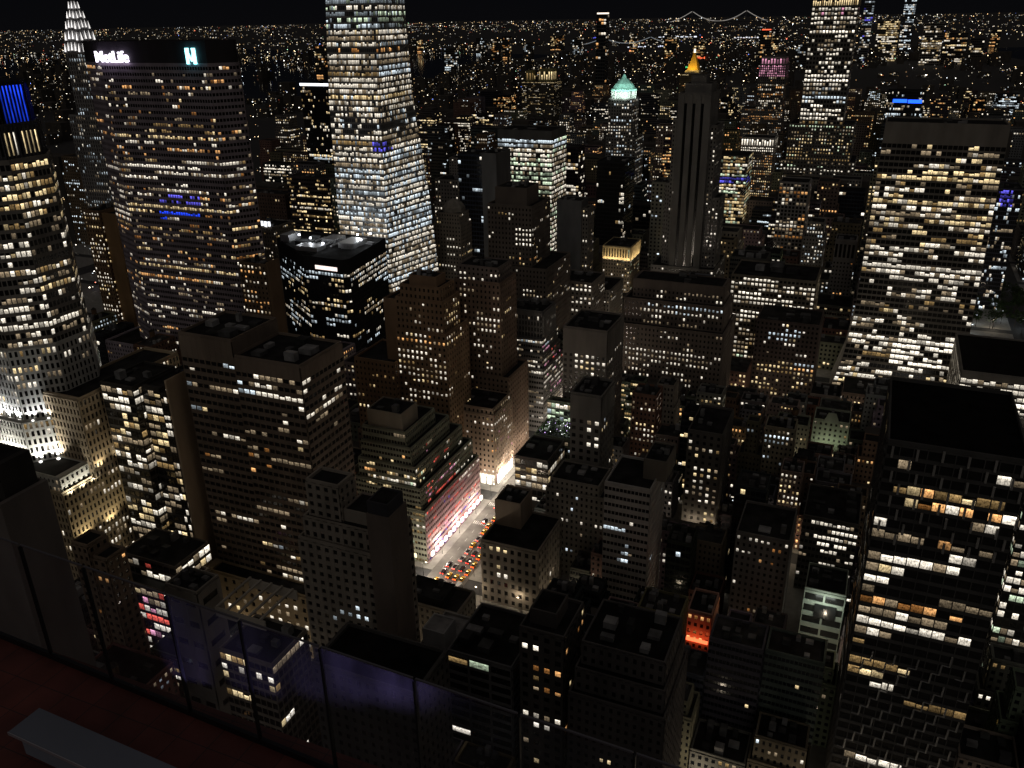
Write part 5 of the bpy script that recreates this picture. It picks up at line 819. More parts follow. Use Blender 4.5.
FAR_LOTS = [(151,179,2289,2320,60),(-774,-717,2205,2233,60),(-80,-23,2372,2403,60),(-159,-143,357,371,20),(-123,-107,456,470,20),(13,25,491,505,32),(-204,-190,776,808,30),(-272,-235,776,804,50),(-7,18,861,887,75),(-217,-194,860,890,55),(-159,-106,944,975,38),(-577,-549,996,1026,55),(-770,-724,911,941,62),(151,191,1247,1278,62),(-418,-370,1197,1224,75),(-552,-526,1196,1223,110),(-640,-607,1500,1528,85),(-317,-285,1700,1728,85),(-920,-894,1666,1693,85),(-317,-289,1953,1979,60),(-519,-512,1919,1947,34),(-980,-936,1868,1900,60),(-114,-67,2170,2199,85),(-611,-569,2121,2150,85),(34,88,2205,2235,85),(151,204,2204,2234,60),(204,238,2205,2234,60),(-737,-710,2170,2202,44),(-94,-83,372,387,52),(-52,-40,424,438,17),(5,25,440,454,20),(-148,-133,491,506,17),(90,106,508,522,44),(-117,-100,508,521,36),(-142,-120,659,685,66),(-159,-118,828,857,67),(-63,-35,1080,1105,75),(-47,-4,1197,1225,59),(-397,-348,1448,1475,60),(-469,-438,1448,1478,60),(151,177,1532,1562,85),(-429,-391,1533,1562,60),(151,200,1616,1642,85),(33,79,1700,1730,85),(197,232,1700,1732,85),(-586,-536,1700,1730,34),(-36,11,1868,1898,85),(-720,-689,1752,1777,69),(-698,-686,1836,1849,60),(-469,-424,2003,2029,85),(151,190,2086,2116,60),(-559,-517,2037,2066,34),(-927,-877,1953,1982,60),(-772,-745,2121,2150,85),(-815,-774,2205,2233,85),(-276,-227,2372,2400,85),(-717,-686,2288,2316,60),(-384,-348,2373,2403,85),(-44,-29,372,387,44),(-277,-252,356,386,26),(-422,-398,407,434,50),(-126,-92,1197,1224,40),(-142,-108,1247,1275,26),(-159,-125,1532,1561,60),(201,251,1616,1647,60),(-469,-421,1751,1778,34),(-207,-190,1834,1866,44),(-598,-561,1785,1812,44),(-886,-851,1700,1729,60),(-424,-387,1869,1879,85),(-216,-190,1919,1949,44),(151,180,2004,2029,60),(-640,-594,1952,1982,44),(-705,-686,2037,2064,44),(-214,-190,2170,2200,44),(-317,-274,2172,2198,85),(-788,-755,2372,2402,60),(-111,-91,171,185,32),(-97,-82,273,286,28),(7,27,289,302,14),(-159,-148,272,287,20),(-92,-76,355,370,28),(-82,-62,372,387,16),(-132,-118,508,521,36),(-317,-286,575,604,58),(55,79,692,723,66),(-220,-192,692,720,30),(-109,-64,1078,1106,55),(-151,-110,1080,1105,20),(-104,-57,1112,1140,62),(151,192,1112,1142,22),(-262,-219,1112,1144,62),(-55,-1,1164,1192,30),(-980,-947,776,802,110),(-55,-4,1247,1274,54),(-370,-342,1197,1225,110),(-363,-342,1280,1312,40),(-159,-147,1448,1476,60),(-317,-286,1616,1642,85),(-530,-512,1582,1614,44),(-469,-417,1701,1727,26),(-232,-203,1954,1982,44),(-102,-55,2003,2030,60),(-205,-190,2036,2067,60),(-948,-921,1836,1862,60),(-569,-537,2120,2146,85),(-370,-342,2172,2199,60),(-759,-729,2087,2117,44),(-214,-190,2340,2365,85),(-257,-215,2339,2366,60),(-640,-581,2372,2403,85)]
#@@BUILDINGS

FSTY = ['b', 'p', 'b', 'r', 'b', 'C', 'b']
FCOL = [(.22, .165, .125), (.24, .23, .215), (.36, .335, .295), (.12, .118, .115), (.30, .25, .195), (.045, .045, .05), (.20, .12, .095)]
FDEN = [.02, .14, .40, .66]; FTIN = [('w', 'w', 'w', 'y', 'W'), ('y', 'y', 'w', 'Y'), ('c', 'c', 'w', 'C'), ('o', 'y', 'y', 'O')]
FNAME = ['brick_building', 'stone_building', 'stone_building', 'concrete_building', 'brick_building', 'glass_building', 'brick_building']
fr = random.Random(77); TANKS = []
for (x0, x1, y0, y1, Z, ci, li, ti, label) in FILL:
    st = FSTY[ci]; bay, fh, pf, sf, dep = STY[st]; far = y0 > 700
    if far: bay *= 1.25; fh *= 1.1
    elif y1 - y0 < 18: bay *= .82; fh *= .93
    tiers = []; zz = [(0, Z, 0)]
    if (Z > 44 and min(x1 - x0, y1 - y0) > 16) or (Z > 26 and fr.random() < .5 and min(x1 - x0, y1 - y0) > 11):
        s = fr.uniform(.55, .86); zz = [(0, Z * s, 0), (Z * s, Z, fr.uniform(1.2, 3))]
    for (a, b, ins) in zz:
        P = box(x0 + ins, x1 - ins, y0 + ins, y1 - ins); tiers.append((P, P, a, b, st, bay, fh, pf, sf, dep, 0, None, None))
    c = tuple(v * fr.uniform(.8, 1.15) for v in FCOL[ci]); g = fr.uniform(.8, 1.3)
    building(FNAME[ci], label, 'building', c, (.012 * g, .014 * g, .018 * g), fr.choice((.02, .03, .04, .06)), 60 if y0 < 420 else 24, (FDEN[li], FTIN[ti], .5, .6), tiers, [], 'buildings that fill the blocks')
    if ci in (0, 4, 6, 2) and y0 < 560 and min(x1 - x0, y1 - y0) > 15: TANKS.append(((x0 + x1) / 2 + fr.uniform(-2, 2), (y0 + y1) / 2 + fr.uniform(-1, 2), Z + .05, label))
def water_tank(x, y, z, label):
    t = thing('water_tank', label, 'water tank', 'rooftop water tanks', (x, y, z)); s = 1.9
    for a in range(4):
        q = MB(); px_, py_ = (1.3 if a % 2 else -1.3), (1.3 if a // 2 else -1.3); q.box(px_ - .12, px_ + .12, py_ - .12, py_ + .12, 0, 3.2); q.build('leg', M['metal'], t, (.06, .055, .05))
    q = MB(); q.prism([(s * math.cos(k * math.pi / 8), s * math.sin(k * math.pi / 8)) for k in range(16)], 3.2, 6.9); brl = q.build('barrel', M['masonry'], t, (.16, .10, .06))
    q = MB(); q.prism([(2.05 * math.cos(k * math.pi / 8), 2.05 * math.sin(k * math.pi / 8)) for k in range(16)], 6.9, 8.5, .05); q.build('lid', M['roof'], brl, (.05, .045, .04))
for k, (x, y, z, lb) in enumerate(TANKS[:14]):
    short = lb.split(', ')[0].replace('left-hand ', '').replace('right-hand ', ''); rel = lb.split(', ')[-1]
    water_tank(x, y, z, ('wooden water tank on a roof ' + rel)[:110])

# ---------------------------------------------------------------- pieces that belong to single buildings
def glow_box(mb, x0, x1, y0, y1, z0, z1, g): mb.box(x0, x1, y0, y1, z0, z1, g)
# letters and mark on the signed tower
def text_part(name, body, size, loc, parent, glow, depth=.5):
    cu = bpy.data.curves.new(name, 'FONT'); cu.body = body; cu.size = size; cu.extrude = depth; cu.align_x = 'LEFT'; cu.offset = .1
    t_ = bpy.data.objects.new(name, cu); col.objects.link(t_); bpy.context.view_layer.update()
    me = bpy.data.meshes.new_from_object(t_); bpy.data.objects.remove(t_); me.materials.clear(); me.materials.append(M['lamp'])
    ca = me.color_attributes.new('glow', 'FLOAT_COLOR', 'CORNER'); ca.data.foreach_set('color', np.array([(*glow, 1)] * len(me.loops), dtype=np.float32).ravel())
    o = bpy.data.objects.new(name, me); col.objects.link(o); o.location = loc; o.rotation_euler = (R(90), 0, 0); o.parent = parent
    return o
sgn = BLD['sign_tower']
text_part('sign', 'MetLife', 9.6, (-487.5, 444.3, 238.6), sgn, (3.2, 2.9, 3.6))
mk = MB()
for q in (((-411, 444.4, 237.6), (-408.6, 444.4, 237.6), (-407.6, 444.4, 247), (-411, 444.4, 247)), ((-411, 444.3, 247), (-408.8, 444.3, 247), (-405.7, 444.3, 239), (-407, 444.3, 239)),
          ((-407, 444.2, 239), (-405.7, 444.2, 239), (-402.6, 444.2, 247), (-404.8, 444.2, 247)), ((-405.4, 444.4, 237.6), (-402.6, 444.4, 237.6), (-402.6, 444.4, 247), (-406, 444.4, 247))):
    mk.quad(*q, glow=(1.1, 3.4, 3.6))
mk.build('sign', M['lamp'], sgn)
l = bpy.data.lights.new('sign_glow', 'AREA'); l.shape = 'RECTANGLE'; l.size = 9; l.size_y = 7; l.energy = 250; l.color = (.1, .8, 1); lo = bpy.data.objects.new('sign_glow', l); col.objects.link(lo); lo.parent = sgn; lo.location = (-406.5, 441, 243); lo.rotation_euler = (R(90), 0, 0)
l = bpy.data.lights.new('sign_glow', 'AREA'); l.shape = 'RECTANGLE'; l.size = 30; l.size_y = 7; l.energy = 500; l.color = (.75, .6, 1); lo = bpy.data.objects.new('sign_glow', l); col.objects.link(lo); lo.parent = sgn; lo.location = (-472, 440.5, 242); lo.rotation_euler = (R(90), 0, 0)
# bright arches on the spire
sp_ = BLD['spired_tower']; sx, sy_ = -722.0, 645.0
prev = [(-14, 14)]
spire = MB()
for k, (z0, z1, h0, h1) in enumerate(((236, 246, 12, 10.4), (246, 256, 10.4, 8.4), (256, 265, 8.4, 6.4), (265, 273, 6.4, 4.2), (273, 281, 4.2, 2.2), (281, 319, 1.2, .2))):
    spire.prism([(sx - h0, sy_ - h0), (sx + h0, sy_ - h0), (sx + h0, sy_ + h0), (sx - h0, sy_ + h0)], z0, z1, h1 / h0)
    if k < 5:
        n = (5, 4, 4, 3, 2)[k]; a = MB()
        for i in range(n):
            u = (i + .5) / n * 2 - 1; w = .38 * h0 / n; zz = z0 + .8 + (1 - u * u) * 2.2; hh = (z1 - z0) * .72
            X = sx + u * h0 * .93; yy = sy_ - h0 - .25
            a.quad((X - w, yy, zz), (X + w, yy, zz), (X + .1, yy + .9, zz + hh), (X - .1, yy + .9, zz + hh), glow=(1.7, 1.62, 1.55))
            Y = sy_ + u * h0 * .93; xx = sx + h0 + .25
            a.quad((xx, Y - w, zz), (xx, Y + w, zz), (xx - .9, Y + .1, zz + hh), (xx - .9, Y - .1, zz + hh), glow=(1.2, 1.15, 1.1))
        a.build('lit_arches', M['lamp'], sp_)
spire.build('spire', M['metal'], sp_, (.4, .4, .42))
# copper roof of the slim tower, floodlit loggia
ct = BLD['copper_crown_tower']; q = MB(); cx, cyy = -290.5, 1016
def ngon(x, y, r, n=8, ph=.3927): return [(x + r * math.cos(ph + k * 2 * math.pi / n), y + r * math.sin(ph + k * 2 * math.pi / n)) for k in range(n)]
q.prism(ngon(cx, cyy, 13.5), 171, 180, .96); q.build('loggia', M['masonry'], ct, (.62, .66, .6))
q = MB()
for k in range(16):
    a = k * math.pi / 8; q.tube((cx + 14.2 * math.cos(a), cyy + 14.2 * math.sin(a), 171), (cx + 14.2 * math.cos(a), cyy + 14.2 * math.sin(a), 180), .5, n=6)
q.build('columns', M['masonry'], ct, (.7, .72, .68))
q = MB(); q.prism(ngon(cx, cyy, 15), 180, 182, 1.0); q.prism(ngon(cx, cyy, 13.6), 182, 188, .72); q.prism(ngon(cx, cyy, 9.6), 188, 193, .45); q.prism(ngon(cx, cyy, 3.4), 193, 198, .3); q.build('copper_roof', M['copper'], ct, (.34, .66, .56))
def spot(parent, loc, target, energy, color, ang=90, blend=.8, size=.6, name='floodlight'):
    l = bpy.data.lights.new(name, 'SPOT'); l.energy = energy; l.color = color; l.spot_size = R(ang); l.spot_blend = blend; l.shadow_soft_size = size
    o = bpy.data.objects.new(name, l); col.objects.link(o); o.location = loc; d = Vector(target) - Vector(loc); o.rotation_euler = d.to_track_quat('-Z', 'Y').to_euler()
    if parent: o.parent = parent
    return o
for dx, dy, dz in ((-13, -22, 174), (10, -24, 174), (24, -2, 174), (-6, -34, 190), (26, -22, 190)): spot(ct, (cx + dx, cyy + dy, dz), (cx, cyy, 186), 9000 * FLOOD, (.80, 1, .92), 100)
# golden pyramid
pt = BLD['pyramid_tower']; q = MB(); q.prism([(-411, 1886), (-379, 1886), (-379, 1924), (-411, 1924)], 145, 152, .8); q.build('drum', M['masonry'], pt, (.5, .45, .35))
q = MB(); q.prism([(-406, 1890), (-383, 1890), (-383, 1920), (-406, 1920)], 152, 186, .12); q.build('pyramid_roof', M['metal'], pt, (.9, .58, .10))
q = MB(); q.box(-396, -393, 1903, 1907, 186, 193, (3, 2.6, 1.9)); q.build('lantern', M['lamp'], pt)
for x in (-418, -394, -370): spot(pt, (x, 1872, 150), (-394, 1903, 172), 24000 * FLOOD, (1, .66, .16), 80)
q = MB(); q.box(1, 21, 1499.0, 1499.6, 130, 135, (.04, .28, 3.2)); q.box(22.5, 42, 1499.0, 1499.6, 129.5, 134.5, (.04, .28, 3.2)); q.build('light_bar', M['lamp'], BLD['blue_bar_tower'])
# golden colonnade, white loggia, rose crown, lantern crowns: uplights standing on their ledges
cb = BLD['colonnade_building']
for x in (-232, -227, -222, -217, -212, -208): spot(cb, (x, 761.4, 46), (x, 765.6, 58), 1500 * FLOOD, (1, .80, .48), 120)
for y in (768, 774, 780, 786, 792): spot(cb, (-203.4, y, 46), (-207.5, y, 58), 2100 * FLOOD, (1, .80, .48), 120)
# floodlights of the octagonal tower
ft_ = BLD['floodlit_tower']; fx = MB()
def ring(cx, cy, r, c, z, off, e_, colr, rise, n=3):
    P = [(cx - r + c, cy - r), (cx + r - c, cy - r), (cx + r, cy - r + c), (cx + r, cy + r - c), (cx + r - c, cy + r)]
    for a, b in zip(P, P[1:]):
        d = Vector((b[0] - a[0], b[1] - a[1], 0)).normalized(); nn = Vector((d.y, -d.x, 0))
        for k in range(n):
            p = Vector((*a, z)).lerp(Vector((*b, z)), (k + .5) / n) + nn * off
            spot(ft_, p + Vector((0, 0, .7)), p - nn * off * .7 + Vector((0, 0, rise)), e_, colr, 118); fx.box(p.x - .5, p.x + .5, p.y - .5, p.y + .5, z + .05, z + .6, (3.2, 3.1, 2.9))
ring(-331, 241, 23.5, 14.8, 87.1, 1.7, 13000 * FLOOD, (1, .97, .88), 14)
ring(-331, 241, 21.5, 13, 106.1, 1.3, 13000 * FLOOD, (.97, .98, 1), 20)
for y in (216, 230, 246, 262, 276): spot(ft_, (-295.0, y, 55), (-298, y, 84), 2400 * FLOOD, (1, .84, .55), 130)
for y in (229, 240, 252, 264, 276): spot(ft_, (-294.2, y, 84), (-296, y, 108), 2000 * FLOOD, (1, .86, .6), 130)
for y in (214, 220, 226): spot(ft_, (-295.8, y, 78.5), (-299, y, 87), 1500 * FLOOD, (1, .97, .85), 140)
fx.build('floodlight', M['lamp'], ft_)
# rooftop plant with work lights on the truncated office
to = BLD['truncated_office']
for (x0, x1, y0, y1, h) in ((-432, -424, 540, 556, 6), (-405, -385, 522, 534, 3.5), (-378, -364, 540, 560, 4), (-400, -388, 550, 566, 3)): q = MB(); q.box(x0, x1, y0, y1, 100.05, 100 + h); q.build('roof_plant', M['metal'], to, (.5, .5, .5))
for k in range(6): q = MB(); q.box(-404 + k * 7.0, -402.6 + k * 7.0, 532 + k * 1.5, 560 + k, 101, 102); q.build('duct', M['metal'], to, (.55, .55, .55))
for (x, y, z) in ((-418, 546, 105), (-403, 540, 105), (-386, 532, 104), (-374, 562, 105), (-362, 548, 105), (-366, 568, 105)):
    q = MB(); q.box(x - .6, x + .6, y - .6, y + .6, z, z + 1.2, (7, 7.3, 8)); q.build('work_light', M['lamp'], to); l = bpy.data.lights.new('work_light', 'POINT'); l.energy = 1500; l.color = (.9, .95, 1); l.shadow_soft_size = .5
    o = bpy.data.objects.new('work_light', l); col.objects.link(o); o.location = (x, y, z + 2.2); o.parent = to
q = MB(); q.quad((-377, 506.9, 92), (-357, 506.0, 92), (-357, 506.0, 95), (-377, 506.9, 95), glow=(1.5, 1.2, 1.1)); q.build('logo_band', M['lamp'], to)
# rims, nameboards, crowns
q = MB(); q.box(-747.3, -701.7, 1015.2, 1015.8, 179.5, 182.8, (1.9, 1.95, 2.1)); q.box(-701.9, -701.3, 1016.1, 1056, 179.5, 182.8, (1.4, 1.45, 1.6)); q.build('rim_light', M['lamp'], BLD['rim_lit_tower'])
q = MB()
for k in range(6): q.box(-527 + k * 3.9, -524.4 + k * 3.9, 619.2, 619.6, 89 + (k % 2) * .8, 94, (1.9, 1.95, 2.1))
q.build('nameboard', M['lamp'], BLD['sign_hotel'])
dm = BLD['domed_hotel']; q = MB(); q.prism(ngon(-349.5, 683, 10.5), 102.1, 106, .95); q.prism(ngon(-349.5, 683, 10), 106, 110, .7); q.prism(ngon(-349.5, 683, 7), 110, 112.5, .3); q.build('dome', M['copper'], dm, (.34, .31, .26))
# vertical window slots of the striped tower
rt_ = BLD['ribbed_tower']; q = MB()
for x in (-150.9, -144.2, -137.5): q.box(x - 1.1, x + 1.1, 707.1, 707.39, 64, 196)
q.build('window_slot', M['glass'], rt_, (.006, .007, .008))
for a, b in ((-157, -152.1), (-149.7, -145.4), (-143.0, -138.7), (-136.3, -131)): q = MB(); q.box(a, b, 706.3, 707.38, 62, 203); q.build('pier', M['masonry'], rt_, (.20, .192, .18))
# faceted glass prisms on the tower of diamonds: every other panel is folded out
fg = BLD['faceted_tower']; q = MB(); frd = random.Random(3); nb, nf = 11, 37; bw = 35.5 / nb; fh_ = 149.5 / nf
for j in range(29, 37):
    for i in range(nb):
        if (i + j) % 2: continue
        x = 12.5 + (i + .5 + .25 * (j % 3)) * bw; z = j * fh_ + frd.uniform(0, 1); q.prism([(x - .3, 236.9), (x + .3, 236.9), (x + .35, 237.6), (x - .35, 237.6)], z, z + 3.3)
q.build('fin', M['masonry'], fg, (.36, .35, .33), 'stuff')
q = MB()
for s0 in range(-16, 12):
    if s0 % 2: continue
    x = 12.6 + s0 * bw; z = 0.4 + frd.uniform(0, 1.5)
    for st_ in range(22):
        x1 = x + bw * .62; z1 = z + fh_ * .95
        if 12.6 < x and x1 < 47.6 and z1 < 84 and frd.random() < .85:
            q.tube((x, 237.2, z), (x1, 236.7, z + .25), .2, None, 5); q.tube((x1, 236.7, z + .25), (x1 + .25, 237.2, z1), .28, None, 5)
        x, z = x1 + .25, z1
q.build('ridge', M['metal'], fg, (.42, .42, .42), 'stuff')  # pale lines stand for street light caught on the folded edges
# pergola
pg = BLD['terrace_house']; q = MB()
for k in range(5): q.box(-188.5 + k * 4.6, -187.7 + k * 4.6, 177, 195, 78, 78.6)
q.box(-189, -168, 177, 177.5, 74.2, 78); q.box(-189, -168, 194.5, 195, 74.2, 78); q.build('pergola', M['masonry'], pg, (.48, .44, .38))
# planted roof garden
gt = BLD['garden_terrace']; lf = MB(); gr = random.Random(9)
def leaf(mb, c, r):
    a, b_ = gr.uniform(0, 6.28), gr.uniform(-1, 1); u = Vector((math.cos(a), math.sin(a), b_ * .6)).normalized() * r; w = Vector((-math.sin(a) * b_, math.cos(a) * b_, gr.uniform(.4, 1))).normalized() * r
    c = Vector(c); mb.quad(c - u - w, c + u - w, c + u + w, c - u + w)
for k in range(900):
    leaf(lf, (gr.uniform(-159, -138), gr.choice((403, 409, 416)) + gr.gauss(0, 1.2), 45.2 + abs(gr.gauss(.6, .7))), gr.uniform(.15, .4))
lf.build('planting', M['foliage'], gt, (.06, .10, .04), 'stuff'); q = MB()
for k in range(46): x, y = gr.uniform(-159, -138), gr.uniform(402, 419); q.box(x - .14, x + .14, y - .14, y + .14, 45.4, 45.8, (3, 3.2, 3.0) if k % 3 else (1.8, 1.2, 2.6))
q.build('garden_light', M['lamp'], gt)
for x, y in ((-156, 404), (-149, 414), (-141, 406)):
    l = bpy.data.lights.new('garden_glow', 'POINT'); l.energy = 350; l.color = (.85, 1, .8); o = bpy.data.objects.new('garden_glow', l); col.objects.link(o); o.location = (x, y, 48.5); o.parent = gt
# red shopfront
rh = BLD['red_lit_house']; q = MB(); q.box(-48, -39, 291.2, 291.5, 19, 20.6, (3, .35, .12)); q.build('shop_sign', M['lamp'], rh)
l = bpy.data.lights.new('red_glow', 'AREA'); l.shape = 'RECTANGLE'; l.size = 9; l.size_y = 2; l.energy = 420; l.color = (1, .14, .04); o = bpy.data.objects.new('red_glow', l); col.objects.link(o); o.location = (-43.5, 287.5, 20); o.rotation_euler = (R(125), 0, 0); o.parent = rh
l = bpy.data.lights.new('bay_glow', 'AREA'); l.size = 8; l.energy = 900; l.color = (.9, 1, .88); o = bpy.data.objects.new('bay_glow', l); col.objects.link(o); o.location = (4, 324, 26); o.rotation_euler = (R(70), 0, 0); o.parent = BLD['loading_house']
q = MB(); q.box(0, 9, 329.2, 329.6, 17, 24); q.build('loading_bay', M['glass'], BLD['loading_house'], (.02, .02, .02))
of = BLD['ornate_facade']; q = MB(); q.prism([(-11, 511.3), (-2, 511.3), (-2, 513), (-11, 513)], 28, 34, .5); q.build('gable', M['masonry'], of, (.4, .44, .36))
l = bpy.data.lights.new('facade_wash', 'AREA'); l.shape = 'RECTANGLE'; l.size = 18; l.size_y = 2; l.energy = 420; l.color = (.9, 1, .7); o = bpy.data.objects.new('facade_wash', l); col.objects.link(o); o.location = (-6, 505, 14); o.rotation_euler = (R(115), 0, 0); o.parent = of

# ---------------------------------------------------------------- street lamps, traffic, trees
def street_lamp(x, y, side, energy, label, group, colr=(1, .80, .56)):
    t = thing('street_lamp', label, 'street lamp', group, (x, y, .15))
    q = MB(); q.tube((0, 0, 0), (0, 0, 8.4), .12, .08, 8); q.build('post', M['metal'], t, (.07, .07, .07))
    q = MB(); q.tube((0, 0, 8.3), (side * 2.0, 0, 8.9), .06, .05, 6); arm_ = q.build('arm', M['metal'], t, (.07, .07, .07))
    q = MB(); q.box(side * 2 - .45, side * 2 + .45, -.2, .2, 8.72, 8.86, tuple(c * 7 for c in colr)); q.build('lamp_head', M['lamp'], arm_)
    if energy:
        l = bpy.data.lights.new('lamp', 'POINT'); l.energy = energy; l.color = colr; l.shadow_soft_size = .3
        o = bpy.data.objects.new('lamp', l); col.objects.link(o); o.location = (side * 2, 0, 8.4); o.parent = t
for y in range(228, 640, 21):
    bright = 1.35 if 280 < y < 450 else .7
    street_lamp(-186.2, y, 1, STREET * bright, 'street lamp on the store side of the bright avenue', 'street lamps along the store side of the avenue', (1, .86, .70))
    street_lamp(-161.8, y + 9, -1, STREET * bright * .25, 'street lamp on the stone building side of the bright avenue', 'street lamps along the stone side of the avenue', (1, .82, .60))
for x in (-150, -128, -106, -84, -60): street_lamp(x, 303, -1, STREET * .14, 'street lamp on the side street with the lit tree', 'street lamps along the side street')
for (x, y) in ((-146, 379), (-60, 398), (-20, 398), (-100, 219), (-60, 219), (-20, 300), (10, 300), (-20, 470), (20, 470), (-60, 560), (-300, 145), (-240, 229), (-290, 229), (-327, 200), (-327, 330), (-240, 313), (-300, 313), (-327, 420), (-140, 640), (-60, 640), (-10, 700), (40, 700), (-240, 397), (-300, 481), (-260, 565), (-252, 246), (14, 226), (26, 226), (38, 226), (-215, 648), (-200, 648), (-240, 648), (-196, 735), (-215, 735), (-190, 690), (-192, 660), (-130, 735), (-100, 650), (-190, 790), (-188, 830), (-240, 735)):
    street_lamp(x, y, 1, STREET * (.5 if y > 600 or (x > 0 and y < 230) else .22), 'street lamp glowing in a narrow gap between buildings', 'street lamps in the narrow side streets')
for y in (229, 313, 397, 481, 565, 649, 735, 820):
    for x in range(-148, 130, 36):
        xx = x + (y % 17)
        if any(b[0] - .6 < xx + 2.4 and xx - .6 < b[1] and b[2] - .6 < y < b[3] + .6 for b in BOXES): continue
        street_lamp(xx, y, 1, STREET * .3, 'street lamp glowing in a narrow gap between buildings', 'street lamps in the narrow side streets', (1, .84, .62))
# shop awning lamps under the pink front
sh = BLD['shopping_tower']; q = MB()
for y in range(325, 386, 5): q.box(-188.6, -187.6, y, y + 2.6, 3.0, 5.4, (2.4, 2.1, 1.8) if y % 2 else (2.4, 1.6, 1.9))
for x in range(-228, -192, 6): q.box(x, x + 3, 321.0, 321.4, 3, 5.4, (1.8, 1.6, 1.0))
q.build('shop_window', M['lamp'], sh)
for k, (y, c) in enumerate(((330, (1, .62, .62)), (345, (1, .42, .60)), (360, (1, .6, .66)), (376, (1, .72, .62)))):
    spot(sh, (-183, y, 6), (-189, y, 24), 2600 * FLOOD, c, 120, name='shop_glow')
cs = BLD['corner_store']; q = MB()
for y in range(411, 434, 4): q.box(-188.5, -188.1, y, y + 2.6, .6, 6.6, (3.2, 3.0, 2.6))
for x in range(-214, -191, 4): q.box(x, x + 2.6, 408.1, 408.5, .6, 6.6, (2.8, 2.6, 2.2))
q.build('shop_window', M['lamp'], cs)
for p_, t_ in (((-183, 416, 5), (-189, 416, 22)), ((-183, 430, 5), (-189, 430, 22)), ((-197, 402.5, 5), (-197, 409, 20)), ((-208, 402.5, 5), (-208, 409, 20))): spot(cs, p_, t_, 1300 * FLOOD, (1, .74, .62), 125, name='shop_glow')
def car_parts(root, body, taxi):
    q = MB(); q.prism([(-.88, -2.3), (.88, -2.3), (.92, 0), (.88, 2.3), (-.88, 2.3), (-.92, 0)], .35, .95, .97); q.build('body', M['paint'], root, body)
    q = MB(); q.prism([(-.8, -1.7), (.8, -1.7), (.8, 1.0), (-.8, 1.0)], .95, 1.5, .74); q.build('cabin', M['glass'], root, (.02, .02, .025))
    for sx_ in (-.62, .62):
        q = MB(); q.box(sx_ - .22, sx_ + .22, -2.42, -2.3, .6, .86, (9, .35, .18)); q.build('tail_light', M['lamp'], root)
        q = MB(); q.box(sx_ - .2, sx_ + .2, 2.3, 2.42, .55, .75, (7, 6.6, 5.6)); q.build('headlight', M['lamp'], root)
    for sx_ in (-.9, .9):
        for sy2 in (-1.45, 1.45): q = MB(); q.tube((sx_ - .11, sy2, .33), (sx_ + .11, sy2, .33), .33, None, 12); q.build('wheel', M['masonry'], root, (.02, .02, .02))
    if taxi: q = MB(); q.box(-.4, .4, -.5, -.25, 1.5, 1.72, (6, 4.2, 1.4)); q.build('roof_sign', M['lamp'], root)
tr = random.Random(21)
TX = 'yellow taxi with lit tail lamps queuing on the bright avenue'; DK = 'dark car with red tail lamps queuing on the bright avenue'; WH = 'pale car with red tail lamps queuing on the bright avenue'
protos = {}
def put_car(kind, x, y, rz, label, group):
    if kind not in protos:
        o = thing('parked_car' if kind == 'p' else 'taxi' if kind == 't' else 'car', label, 'taxi' if kind == 't' else 'car', group, (x, y, .01)); o.rotation_euler = (0, 0, rz)
        car_parts(o, {'t': (.75, .42, .03), 'd': (.03, .03, .04), 'w': (.5, .5, .5)}[kind], kind == 't'); protos[kind] = o
    else:
        o = copy_thing(protos[kind], (x, y, .01), rz, label); o['group'] = group
for lane, x in enumerate((-182.2, -178.2, -174.1, -170, -166)):
    y = 308 + tr.uniform(0, 3)
    while y < 372 or y < 640:
        k = tr.choices('tdw', [3, 4, 2])[0]
        if lane == 0 or (lane == 1 and tr.random() < .5): y += 9; continue
        put_car(k, x + tr.uniform(-.25, .25), y, tr.uniform(-.03, .03), {'t': TX, 'd': DK, 'w': WH}[k], {'t': 'taxis queuing on the avenue', 'd': 'dark cars queuing on the avenue', 'w': 'pale cars queuing on the avenue'}[k])
        y += tr.uniform(6.2, 8.5) if y < 372 else tr.uniform(14, 40)
for x in (-172, -165, -158, -150, -141): put_car(tr.choice('td'), x, 292.5 + tr.uniform(-.3, .3), -math.pi / 2, 'car crossing the avenue on the side street by the lit tree', 'cars on the side street')
for x in (-118, -92, -84, -76): put_car('d', x, 297.5, math.pi / 2, 'dark car with red tail lamps on the side street', 'cars on the side street')
